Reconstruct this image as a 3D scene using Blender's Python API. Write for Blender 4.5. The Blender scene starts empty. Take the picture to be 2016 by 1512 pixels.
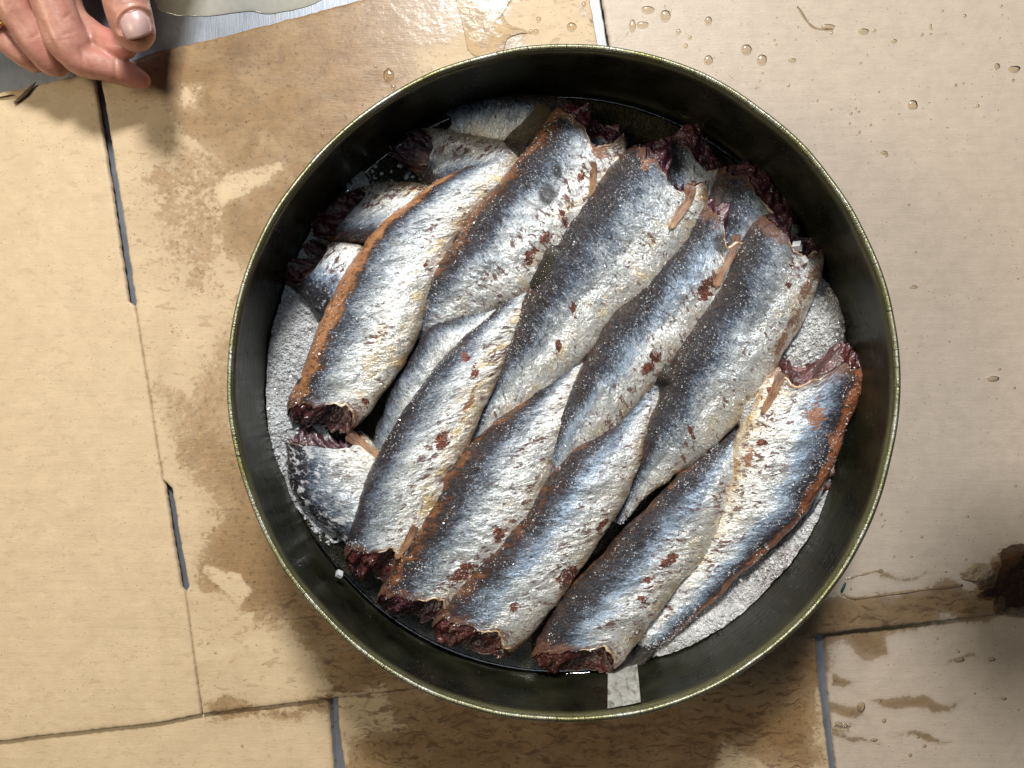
import bpy, math, random
import numpy as np
from mathutils import Vector
random.seed(7); RNG = np.random.default_rng(11)
S = bpy.context.scene
COL = S.collection

# ------------------------------------------------------------------ camera
CAMZ = 0.465; RIMZ = 0.10; K0 = 0.25e-3
cam_d = bpy.data.cameras.new('camera'); cam = bpy.data.objects.new('camera', cam_d); COL.objects.link(cam)
cam.location = (0, 0, CAMZ); cam.rotation_euler = (0, 0, 0)
cam_d.sensor_width = 36; cam_d.lens = 18 * (CAMZ - RIMZ) / (1008 * K0)
cam_d.clip_start = 0.01; cam_d.clip_end = 50
S.camera = cam
# ------------------------------------------------------------------ world and lamps
w = bpy.data.worlds.new('World'); S.world = w; w.use_nodes = True
bg = w.node_tree.nodes['Background']; bg.inputs[0].default_value = (0.62, 0.72, 0.85, 1); bg.inputs[1].default_value = 0.032
def area(name, loc, target, size, energy, col, size_y=None):
    d = bpy.data.lights.new(name, 'AREA'); d.energy = energy; d.color = col; d.size = size
    if size_y: d.shape = 'RECTANGLE'; d.size_y = size_y
    o = bpy.data.objects.new(name, d); COL.objects.link(o); o.location = loc
    o.rotation_euler = (Vector(target) - Vector(loc)).to_track_quat('-Z', 'Y').to_euler()
    return o
area('main_lamp', (0.0, 1.02, 1.18), (0.0, 0.0, 0.0), 0.22, 32, (1.0, 0.98, 0.95), 0.22)
area('overhead_fill', (0.05, 0.30, 1.9), (0.02, 0.0, 0.0), 0.6, 2.8, (0.80, 0.90, 1.0), 0.4)  # fill light added overhead to give the fish a cool silver sheen
area('side_lamp', (-0.75, 0.05, 0.85), (-0.30, -0.12, 0.0), 0.30, 5.0, (1.0, 0.86, 0.62), 0.30)
S.view_settings.view_transform = 'Standard'; S.view_settings.look = 'None'
S.view_settings.exposure = 0.0; S.view_settings.gamma = 1.0

# ------------------------------------------------------------------ helpers
def kz(z): return K0 * (CAMZ - z) / (CAMZ - RIMZ)
def W(px, py, z=0.0):
    k = kz(z); return np.array([(px - 1008) * k, (756 - py) * k, z])
def WA(P2, z):
    P2 = np.asarray(P2, float); z = np.broadcast_to(np.asarray(z, float), P2.shape[:1])
    k = kz(z); return np.stack([(P2[:, 0] - 1008) * k, (756 - P2[:, 1]) * k, z], 1)
def _h(ix, iy, iz, seed):
    n = (ix * 374761393 + iy * 668265263 + iz * 2147483647 + seed * 1274126177) & 0xffffffff
    n = (n ^ (n >> 13)) * 1274126177 & 0xffffffff
    n = (n ^ (n >> 16)) * 2246822519 & 0xffffffff
    return ((n ^ (n >> 15)) & 0xffffff) / float(0xffffff)
def vn(P, seed=0):
    P = np.asarray(P, float); I = np.floor(P).astype(np.int64); F = P - I; U = F * F * (3 - 2 * F)
    r = 0
    for dx in (0, 1):
        wx = U[..., 0] if dx else 1 - U[..., 0]
        for dy in (0, 1):
            wy = U[..., 1] if dy else 1 - U[..., 1]
            for dz in (0, 1):
                wz = U[..., 2] if dz else 1 - U[..., 2]
                r = r + wx * wy * wz * _h(I[..., 0] + dx, I[..., 1] + dy, I[..., 2] + dz, seed)
    return r * 2 - 1
def fbm(P, seed=0, o=3):
    r = 0; a = 1; P = np.asarray(P, float)
    for i in range(o): r = r + a * vn(P * (2.03 ** i) + 17.3 * i, seed + i); a *= 0.5
    return r
def sstep(a, b, x):
    t = np.clip((x - a) / (b - a), 0, 1); return t * t * (3 - 2 * t)
def interp(C, n, sm=True):
    """smooth resample of control rows C to n rows (Catmull-Rom)"""
    C = np.asarray(C, float)
    if C.ndim == 1: C = C[:, None]
    m = len(C); t = np.linspace(0, m - 1, n); i = np.minimum(t.astype(int), m - 2); f = (t - i)[:, None]
    g = lambda j: C[np.clip(j, 0, m - 1)]
    p0, p1, p2, p3 = g(i - 1), g(i), g(i + 1), g(i + 2)
    p0 = np.where((i == 0)[:, None], 2 * p1 - p2, p0); p3 = np.where((i >= m - 2)[:, None], 2 * p2 - p1, p3)
    if not sm: return p1 + (p2 - p1) * f
    return 0.5 * (2 * p1 + (p2 - p0) * f + (2 * p0 - 5 * p1 + 4 * p2 - p3) * f**2 + (3 * p1 - p0 - 3 * p2 + p3) * f**3)
def mesh(name, V, F, mat, parent=None, attrs=None, smooth=True):
    m = bpy.data.meshes.new(name); V = np.asarray(V, float).reshape(-1, 3)
    off = np.array(parent.location[:]) if parent is not None and parent.get('_loc') else None
    if parent is not None: V = V - np.array(OFFS.get(parent.name, (0, 0, 0)))
    m.from_pydata(V.tolist() if len(V) < 50 else [tuple(v) for v in V.tolist()], [], F if isinstance(F, list) else F.tolist())
    if attrs:
        for k, a in attrs.items():
            a = np.asarray(a, float)
            if a.ndim == 2:
                at = m.attributes.new(k, 'FLOAT_VECTOR', 'POINT'); at.data.foreach_set('vector', a.ravel())
            else:
                at = m.attributes.new(k, 'FLOAT', 'POINT'); at.data.foreach_set('value', a.ravel())
    if smooth: m.polygons.foreach_set('use_smooth', [True] * len(m.polygons))
    m.materials.append(mat); m.update()
    o = bpy.data.objects.new(name, m); COL.objects.link(o)
    if parent is not None: o.parent = parent
    return o
OFFS = {}
def thing(name, label, cat, loc, group=None):
    o = bpy.data.objects.new(name, None); COL.objects.link(o); o.location = tuple(loc); o.empty_display_size = 0.01
    o['label'] = label; o['category'] = cat
    if group: o['group'] = group
    OFFS[o.name] = tuple(loc); return o
def tag(o, label=None, cat=None, group=None, kind=None):
    for k, v in (('label', label), ('category', cat), ('group', group), ('kind', kind)):
        if v: o[k] = v
    return o
def gridF(nu, nv, closed=False):
    i, j = np.meshgrid(np.arange(nu - 1), np.arange(nv if closed else nv - 1), indexing='ij')
    a = i * nv + j; b = i * nv + (j + 1) % nv; c = (i + 1) * nv + (j + 1) % nv; d = (i + 1) * nv + j
    return np.stack([a, b, c, d], -1).reshape(-1, 4)

# ------------------------------------------------------------------ node helpers
class NT:
    def __init__(s, name):
        s.m = bpy.data.materials.new(name); s.m.use_nodes = True; s.t = s.m.node_tree
        s.t.nodes.clear(); s.out = s.t.nodes.new('ShaderNodeOutputMaterial')
    def n(s, typ, **kw):
        n = s.t.nodes.new(typ)
        for k, v in kw.items(): setattr(n, k, v)
        return n
    def put(s, sock, v):
        if v is None: return
        if isinstance(v, bpy.types.NodeSocket): s.t.links.new(v, sock)
        elif isinstance(v, (tuple, list)) and sock.type == 'RGBA' and len(v) == 3: sock.default_value = (*v, 1)
        else: sock.default_value = v
    def math(s, op, a, b=None, c=None, clamp=False):
        n = s.n('ShaderNodeMath', operation=op, use_clamp=clamp)
        s.put(n.inputs[0], a); s.put(n.inputs[1], b); s.put(n.inputs[2], c); return n.outputs[0]
    def vmul(s, v, k):
        n = s.n('ShaderNodeVectorMath', operation='MULTIPLY'); s.put(n.inputs[0], v); n.inputs[1].default_value = k; return n.outputs[0]
    def vadd(s, v, k):
        n = s.n('ShaderNodeVectorMath', operation='ADD'); s.put(n.inputs[0], v); s.put(n.inputs[1], k); return n.outputs[0]
    def noise(s, v, scale, detail=3, rough=0.55, dist=0.0, color=False):
        n = s.n('ShaderNodeTexNoise'); s.put(n.inputs['Vector'], v); n.inputs['Scale'].default_value = scale
        n.inputs['Detail'].default_value = detail; n.inputs['Roughness'].default_value = rough; n.inputs['Distortion'].default_value = dist
        return n.outputs['Color' if color else 'Fac']
    def vor(s, v, scale, feature='F1', out='Distance', rand=1.0):
        n = s.n('ShaderNodeTexVoronoi', feature=feature); s.put(n.inputs['Vector'], v); n.inputs['Scale'].default_value = scale
        n.inputs['Randomness'].default_value = rand; return n.outputs[out]
    def ramp(s, f, stops, mode='LINEAR'):
        n = s.n('ShaderNodeValToRGB'); s.put(n.inputs[0], f); cr = n.color_ramp; cr.interpolation = mode
        while len(cr.elements) < len(stops): cr.elements.new(0.5)
        for e, (p, c) in zip(cr.elements, stops): e.position = p; e.color = (*c, 1) if len(c) == 3 else c
        return n.outputs[0]
    def mr(s, v, a, b, c=0.0, d=1.0, smooth=True):
        n = s.n('ShaderNodeMapRange'); n.interpolation_type = 'SMOOTHSTEP' if smooth else 'LINEAR'; n.clamp = True
        for i, x in enumerate((v, a, b, c, d)): s.put(n.inputs[i], x)
        return n.outputs[0]
    def mix(s, f, a, b, blend='MIX'):
        n = s.n('ShaderNodeMix', data_type='RGBA', blend_type=blend); s.put(n.inputs[0], f); s.put(n.inputs[6], a); s.put(n.inputs[7], b); return n.outputs[2]
    def bump(s, h, dist, strength=1.0, normal=None):
        n = s.n('ShaderNodeBump'); n.inputs['Strength'].default_value = strength; n.inputs['Distance'].default_value = dist
        s.put(n.inputs['Height'], h); s.put(n.inputs['Normal'], normal); return n.outputs[0]
    def attr(s, name, out='Vector'):
        return s.n('ShaderNodeAttribute', attribute_name=name).outputs[out]
    def sep(s, v):
        n = s.n('ShaderNodeSeparateXYZ'); s.put(n.inputs[0], v); return n.outputs
    def obj(s): return s.n('ShaderNodeTexCoord').outputs['Object']
    def princ(s, **kw):
        b = s.n('ShaderNodeBsdfPrincipled')
        names = {'base': 'Base Color', 'metal': 'Metallic', 'rough': 'Roughness', 'coat': 'Coat Weight', 'crough': 'Coat Roughness', 'cn': 'Coat Normal',
                 'n': 'Normal', 'sss': 'Subsurface Weight', 'sssr': 'Subsurface Radius', 'ssss': 'Subsurface Scale', 'trans': 'Transmission Weight', 'ior': 'IOR', 'spec': 'Specular IOR Level',
                 'aniso': 'Anisotropic', 'alpha': 'Alpha', 'coati': 'Coat IOR'}
        for k, v in kw.items(): s.put(b.inputs[names[k]], v)
        return b.outputs[0]
    def done(s, sh, disp=None):
        s.t.links.new(sh, s.out.inputs[0]); return s.m

# ------------------------------------------------------------------ materials
def mat_fish(name, seed, strip=0.10, strip_on=0.9, scr=0.5, dark=0.0, blue=0.5, yellow=0.3, salt=0.0, strip_col=(0.26, 0.11, 0.05)):
    t = NT(name); sc0 = t.attr('sc'); st = t.attr('st')
    sc1 = t.vadd(sc0, (seed * 7.31, seed * 3.77, seed * 1.9)); q = t.sep(sc1)
    cb_ = t.n('ShaderNodeCombineXYZ'); t.put(cb_.inputs[0], t.math('MULTIPLY_ADD', q[1], 0.22, q[0])); t.put(cb_.inputs[1], q[1]); t.put(cb_.inputs[2], q[2]); sc = cb_.outputs[0]
    so = t.sep(st); s01, t01 = so[0], so[1]
    streak = t.noise(t.vmul(sc, (4.2, 1.5, 1.5)), 1.0, 6, 0.74, 0.5)
    big = t.noise(sc, 0.55, 3, 0.55)
    fine = t.noise(t.vmul(sc, (12.0, 6.5, 6.5)), 1.0, 4, 0.75, 0.4)
    tt = t.math('ADD', t01, t.math('MULTIPLY_ADD', streak, 0.40, -0.20))
    tt = t.math('ADD', tt, t.math('MULTIPLY_ADD', big, 0.40, -0.20 - dark))
    bcol = (0.32, 0.42, 0.55) if blue > 0.55 else (0.34, 0.39, 0.44)
    base = t.ramp(tt, [(0.0, (0.040, 0.028, 0.022)), (0.08, (0.010, 0.012, 0.018)), (0.20, (0.016, 0.021, 0.036)), (0.30, (0.10, 0.135, 0.19)),
                       (0.42, bcol), (0.56, (0.76, 0.81, 0.84)), (0.80, (0.89, 0.88, 0.84)), (1.0, (0.70, 0.61, 0.46))])
    yel = t.math('MULTIPLY', t.mr(t.noise(sc, 0.9, 4, 0.65), 0.50, 0.64), t.mr(t01, 0.45, 0.85))
    base = t.mix(t.math('MULTIPLY', yel, min(1, yellow * 1.3)), base, (0.80, 0.60, 0.28))
    keel = t.math('MULTIPLY', t.mr(t01, 0.90, 0.97), t.mr(t.noise(sc, 0.9, 3), 0.45, 0.6)); base = t.mix(t.math('MULTIPLY', keel, 0.8), base, (0.42, 0.24, 0.08))
    # dark flecks in slanting rows, denser toward the back
    pep = t.mr(t.math('ADD', fine, t.mr(tt, 0.65, 0.22, -0.075, 0.05, False)), 0.555, 0.60)
    base = t.mix(t.math('MULTIPLY', pep, 0.92), base, (0.032, 0.026, 0.028))
    lite = t.mr(fine, 0.43, 0.35); base = t.mix(t.math('MULTIPLY', lite, t.mr(t01, 0.10, 0.45, 0.12, 0.8)), base, (0.88, 0.90, 0.92))
    # scraped spots showing brown-red flesh: small ragged slanting flecks and some wider patches
    clus = t.noise(sc, 0.8, 3, 0.6)
    f1 = t.noise(t.vmul(sc, (4.6, 2.3, 2.3)), 1.0, 5, 0.68, 0.5)
    spot = t.mr(t.math('ADD', f1, t.math('MULTIPLY_ADD', clus, 0.36, -0.18)), 0.628 - 0.060 * scr, 0.642 - 0.060 * scr)
    pat = t.mr(t.math('ADD', t.noise(t.vmul(sc, (1.4, 1.5, 1.5)), 1.0, 6, 0.7, 0.4), t.math('MULTIPLY_ADD', f1, 0.16, -0.08)), 0.665 - 0.035 * scr, 0.675 - 0.035 * scr)
    both = t.math('MAXIMUM', spot, t.math('MULTIPLY', pat, 0.95))
    both = t.math('MULTIPLY', both, t.mr(t.math('ADD', t01, t.math('MULTIPLY_ADD', clus, 0.5, -0.25)), 0.42, 0.58)); both = t.math('MULTIPLY', both, t.mr(t01, 0.99, 0.92))
    red = t.mix(t.noise(sc, 2.0, 4), (0.045, 0.014, 0.012), (0.19, 0.065, 0.04))
    base = t.mix(t.math('MULTIPLY', both, 0.93), base, red)
    # back strip of bared flesh, ragged edge
    sn = t.math('ADD', t.math('MULTIPLY', t.noise(t.vmul(sc, (0.9, 1.0, 1.0)), 1.0, 3, 0.55), 0.62), t.math('MULTIPLY', t.noise(t.vmul(sc, (7.0, 3.0, 3.0)), 1.0, 5, 0.75), 0.38))
    sm = t.math('ADD', t01, t.math('MULTIPLY_ADD', sn, 0.46, -0.23))
    m1 = t.mr(sm, strip + 0.045, strip - 0.03); m2 = t.mr(t.noise(sc, 1.3, 5, 0.72), 0.64 - 0.24 * strip_on, 0.74 - 0.24 * strip_on)
    scol = t.mix(t.noise(sc, 1.7, 5, 0.65), tuple(c * 0.30 for c in strip_col), tuple(min(1, c * 1.15) for c in strip_col))
    base = t.mix(t.math('MULTIPLY', m1, m2), base, scol)
    bb = t.math('MULTIPLY', t.mr(t.math('ADD', sm, t.math('MULTIPLY_ADD', clus, 0.5, -0.25)), 0.30, 0.16), t.mr(t.noise(t.vmul(sc, (3.6, 3.0, 3.0)), 1.0, 6, 0.75, 0.3), 0.50, 0.58))
    base = t.mix(t.math('MULTIPLY', bb, 0.25 + 2.6 * min(strip, 0.2)), base, t.mix(f1, (0.020, 0.010, 0.008), (0.115, 0.048, 0.026)))
    # individually placed bared patches: flesh / bruise / torn amber
    sv = t.sep(t.attr('spots')); sj = t.math('ADD', t.math('MULTIPLY_ADD', t.noise(t.vmul(sc, (2.6, 1.5, 1.5)), 1.0, 6, 0.7, 0.5), 2.6, -1.3), 0.0)
    ms = [t.math('MULTIPLY', t.mr(t.math('ADD', x_, sj), 0.66, 0.71), t.mr(x_, 0.12, 0.2)) for x_ in sv]
    base = t.mix(ms[0], base, t.mix(t.noise(sc, 4.0, 4), (0.08, 0.025, 0.018), (0.27, 0.10, 0.065)))
    base = t.mix(t.math('MULTIPLY', t.mr(t.math('ADD', sv[1], t.math('MULTIPLY', sj, 0.3)), 0.3, 0.8), 0.85), base, (0.035, 0.032, 0.038))
    base = t.mix(t.math('MULTIPLY', ms[2], 0.85), base, t.mix(t.noise(sc, 4.0, 4), (0.20, 0.07, 0.035), (0.50, 0.24, 0.12)))
    cm = t.mr(t.math('ADD', s01, t.math('MULTIPLY_ADD', t.noise(sc, 1.6, 5, 0.7), 0.20, -0.10)), 0.05, 0.0)
    base = t.mix(t.math('MULTIPLY', cm, 0.9), base, t.mix(f1, (0.05, 0.010, 0.012), (0.30, 0.16, 0.10)))
    if salt:
        sl = t.mr(t.noise(sc, 2.2, 5, 0.7), 0.62 - salt * 0.3, 0.70 - salt * 0.3); base = t.mix(t.math('MULTIPLY', sl, 0.8), base, (0.70, 0.71, 0.71))
    flesh = t.math('MAXIMUM', t.math('MULTIPLY', m1, m2), both)
    metal = t.math('MULTIPLY', t.mr(tt, 0.25, 0.50, 0.0, 0.58), t.math('SUBTRACT', 1.0, flesh))
    rough = t.math('ADD', t.math('MULTIPLY_ADD', fine, 0.30, 0.13), t.math('MULTIPLY', flesh, 0.06))
    h1 = t.noise(t.vmul(sc, (2.8, 2.0, 2.0)), 1.0, 5, 0.62, 0.5)
    h2 = t.noise(t.vmul(sc, (10.0, 8.0, 8.0)), 1.0, 3, 0.65)
    h = t.math('ADD', h1, t.math('MULTIPLY', h2, 0.35)); h = t.math('SUBTRACT', h, t.math('MULTIPLY', both, 0.12)); h = t.math('MULTIPLY', h, t.math('MULTIPLY_ADD', t.math('MULTIPLY', m1, m2), -0.6, 1.0))
    nb = t.bump(h, 0.0017, 0.9)
    hc = t.math('ADD', t.noise(t.vmul(sc, (5.0, 4.6, 4.6)), 1.0, 1, 0.5, 0.8), t.math('MULTIPLY', t.noise(sc, 8.0, 1, 0.5), 0.30))
    cb = t.bump(hc, 0.0050, 1.0)
    return t.done(t.princ(base=base, metal=metal, rough=rough, n=nb, coat=t.mr(tt, 0.05, 0.45, 0.45, 0.9), crough=0.03, cn=cb, spec=0.18, coati=1.65))

def mat_flesh(name, seed=1, c1=(0.014, 0.003, 0.004), c2=(0.065, 0.012, 0.011), pale=0.12):
    t = NT(name); o = t.vadd(t.vmul(t.obj(), (100, 100, 100)), (seed * 5.3, seed * 2.1, 0))
    n = t.noise(o, 1.6, 5, 0.65, 0.6); b = t.ramp(n, [(0.3, c1), (0.55, c2), (0.78, (c2[0] * 1.8, c2[1] * 2.0, c2[2] * 2.0))])
    f = t.mr(t.noise(o, 4.5, 4, 0.7), 0.60, 0.70); b = t.mix(t.math('MULTIPLY', f, pale), b, (0.42, 0.32, 0.30))
    h = t.math('ADD', t.noise(o, 3.0, 4, 0.65, 0.4), t.math('MULTIPLY', t.noise(o, 11.0, 2, 0.6), 0.4))
    return t.done(t.princ(base=b, rough=0.34, n=t.bump(h, 0.0009, 0.9), coat=1.0, crough=0.06, coati=1.75, cn=t.bump(t.noise(o, 5.0, 2), 0.0020, 1.0)))
FLESH = mat_flesh('cut_flesh_dark'); FLESH_P = mat_flesh('cut_flesh_purple', 4, (0.013, 0.003, 0.008), (0.065, 0.012, 0.022), 0.2)
FLESH_R = mat_flesh('cut_flesh_red', 9, (0.018, 0.004, 0.004), (0.085, 0.017, 0.015), 0.2)
def mat_fin(name, c1, c2, alpha=1.0, bd=0.0012):
    t = NT(name); sc = t.attr('sc'); f = t.noise(t.vmul(sc, (1.6, 4.0, 1)), 1.0, 5, 0.65)
    o = t.vmul(t.obj(), (100, 100, 100)); xs = t.sep(sc)[0]; b = t.mix(t.mr(t.math('ADD', f, t.math('MULTIPLY', t.noise(o, 2.0, 3), 0.4)), 0.55, 0.8), c1, c2)
    b = t.mix(t.mr(xs, 0.9, 0.0, 0, 0.7), b, tuple(c * 0.6 for c in c1))
    b = t.mix(t.mr(xs, 0.7, 1.9, 0, 0.6), b, tuple(min(1, c * 1.2) for c in c2))
    h = t.noise(t.vmul(sc, (0.6, 16.0, 1)), 1.0, 3, 0.6)
    p = t.princ(base=b, rough=0.3, coat=1.0, crough=0.08, n=t.bump(h, bd, 1.0), cn=t.bump(t.math('ADD', h, t.noise(o, 7.0, 2)), 0.0012, 0.9))
    if alpha < 1:
        tr = t.n('ShaderNodeBsdfTransparent'); tr.inputs[0].default_value = (0.75, 0.66, 0.5, 1)
        mx = t.n('ShaderNodeMixShader'); mx.inputs[0].default_value = alpha; t.t.links.new(tr.outputs[0], mx.inputs[1]); t.t.links.new(p, mx.inputs[2]); p = mx.outputs[0]
    return t.done(p)
FIN_AMBER = mat_fin('fin_amber', (0.14, 0.045, 0.025), (0.42, 0.25, 0.14), 0.72, 0.0003)
FIN_DARK = mat_fin('fin_dark', (0.008, 0.008, 0.008), (0.05, 0.045, 0.035), 0.7)
FIN_CLEAR = mat_fin('fin_clear', (0.012, 0.010, 0.007), (0.10, 0.08, 0.045), 0.62)
def mat_bone():
    t = NT('collar_bone'); o = t.vmul(t.obj(), (100, 100, 100))
    b = t.ramp(t.noise(o, 2.5, 4, 0.6), [(0.35, (0.16, 0.06, 0.03)), (0.5, (0.55, 0.38, 0.22)), (0.65, (0.78, 0.70, 0.58))])
    return t.done(t.princ(base=b, rough=0.35, coat=1.0, crough=0.1, n=t.bump(t.noise(o, 6, 3), 0.0006, 0.8)))
BONE = mat_bone()
def mat_salt():
    t = NT('wet_salt'); o = t.vmul(t.obj(), (100, 100, 100))
    big = t.noise(o, 0.8, 5, 0.65); b = t.ramp(big, [(0.30, (0.38, 0.38, 0.36)), (0.44, (0.58, 0.59, 0.59)), (0.56, (0.80, 0.82, 0.83)), (0.70, (0.93, 0.95, 0.96))])
    pk = t.mr(t.noise(o, 0.6, 4, 0.6), 0.58, 0.70); b = t.mix(t.math('MULTIPLY', pk, 0.45), b, (0.42, 0.30, 0.17))
    sp = t.attr('tint', 'Fac'); b = t.mix(sp, b, (0.14, 0.03, 0.035))
    wo = t.vadd(o, t.vmul(t.noise(o, 4, 3, color=True), (0.25, 0.25, 0.25))); v = t.vor(wo, 7.0); cc = t.vor(wo, 7.0, out='Color')
    g = t.sep(cc)[0]; b = t.mix(t.mr(g, 0.55, 1.0, 0, 0.75), b, (0.92, 0.94, 0.95)); b = t.mix(t.mr(g, 0.25, 0.0, 0, 0.4), b, (0.24, 0.24, 0.23))
    h = t.math('ADD', t.math('MULTIPLY', v, -0.9), t.math('MULTIPLY', t.vor(o, 14.0), -0.35))
    n = t.bump(h, 0.0022, 1.0)
    return t.done(t.princ(base=b, rough=0.35, n=n, coat=1.0, crough=0.05, coati=2.0, cn=t.bump(t.math('ADD', h, t.noise(o, 5.0, 2, 0.6)), 0.0040, 1.0)))
SALT = mat_salt()
def mat_crystal():
    t = NT('salt_crystal')
    return t.done(t.princ(base=(0.93, 0.95, 0.97), rough=0.12, trans=0.35, ior=1.5, coat=1.0, crough=0.04, coati=1.8))
CRYST = mat_crystal()
def mat_brine(name, tint, rip=0.00025, rs=1.1, rough=0.04):
    t = NT(name); o = t.vmul(t.obj(), (100, 100, 100))
    tr = t.n('ShaderNodeBsdfTransparent'); tr.inputs[0].default_value = (*tint, 1)
    nb = t.bump(t.noise(o, rs, 3, 0.5), rip, 0.9)
    gl = t.n('ShaderNodeBsdfGlossy'); gl.inputs['Roughness'].default_value = rough; t.t.links.new(nb, gl.inputs['Normal'])
    fr = t.n('ShaderNodeFresnel'); fr.inputs[0].default_value = 1.37; t.t.links.new(nb, fr.inputs['Normal'])
    f = t.math('ADD', fr.outputs[0], 0.012)
    mx = t.n('ShaderNodeMixShader'); t.t.links.new(f, mx.inputs[0]); t.t.links.new(tr.outputs[0], mx.inputs[1]); t.t.links.new(gl.outputs[0], mx.inputs[2])
    return t.done(mx.outputs[0])
BRINE = mat_brine('brine', (0.24, 0.23, 0.18)); DROP = mat_brine('droplet_water', (0.91, 0.86, 0.77), 0.0, rough=0.14)
FILM = mat_brine('slot_glare_film', (0.93, 0.90, 0.84), 0.0006, 0.9, 0.08)
def mat_tin():
    t = NT('tin_lacquer'); o = t.vmul(t.obj(), (100, 100, 100)); cy = t.attr('cy')
    st = t.noise(t.vmul(cy, (0.12, 5.0, 0)), 1.0, 4, 0.6); big = t.noise(o, 0.5, 4, 0.6)
    b = t.ramp(big, [(0.3, (0.014, 0.014, 0.008)), (0.55, (0.034, 0.036, 0.019)), (0.75, (0.060, 0.060, 0.034))])
    sm = t.mr(t.noise(t.vmul(cy, (1.0, 0.8, 0)), 1.0, 5, 0.7), 0.60, 0.72); b = t.mix(t.math('MULTIPLY', sm, 0.45), b, (0.03, 0.018, 0.012))
    sp = t.mr(t.vor(o, 2.2), 0.10, 0.06); pk = t.mr(t.noise(o, 0.8, 2), 0.50, 0.6); b = t.mix(t.math('MULTIPLY', sp, pk), b, (0.35, 0.35, 0.32))
    top = t.mr(t.sep(cy)[1], 9.0, 9.9); b = t.mix(t.math('MULTIPLY', top, 0.5), b, (0.30, 0.28, 0.13))
    return t.done(t.princ(base=b, metal=0.55, rough=t.mr(big, 0.3, 0.7, 0.24, 0.42), n=t.bump(t.math('ADD', st, big), 0.0005, 0.6), coat=0.12, crough=0.15, spec=0.3))
TIN = mat_tin()
def mat_rim():
    t = NT('worn_rim'); o = t.vmul(t.obj(), (100, 100, 100)); cy = t.attr('cy')
    ring = t.noise(t.vmul(cy, (7.0, 0.5, 0)), 1.0, 4, 0.75); big = t.noise(t.vmul(cy, (0.35, 0.1, 0)), 1.0, 3)
    b = t.ramp(big, [(0.35, (0.20, 0.195, 0.08)), (0.5, (0.28, 0.28, 0.18)), (0.65, (0.42, 0.42, 0.38))])
    b = t.mix(t.mr(ring, 0.55, 0.62), b, (0.03, 0.028, 0.02))
    return t.done(t.princ(base=b, metal=0.9, rough=t.mr(ring, 0.3, 0.7, 0.22, 0.5), n=t.bump(ring, 0.0008, 0.8)))
RIM = mat_rim()
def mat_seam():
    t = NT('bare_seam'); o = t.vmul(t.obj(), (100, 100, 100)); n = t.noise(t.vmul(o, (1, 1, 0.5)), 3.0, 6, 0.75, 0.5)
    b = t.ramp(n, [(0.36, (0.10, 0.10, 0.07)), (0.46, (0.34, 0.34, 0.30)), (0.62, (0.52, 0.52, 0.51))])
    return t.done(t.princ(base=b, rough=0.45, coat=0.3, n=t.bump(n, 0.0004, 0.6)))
SEAM = mat_seam()
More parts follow.
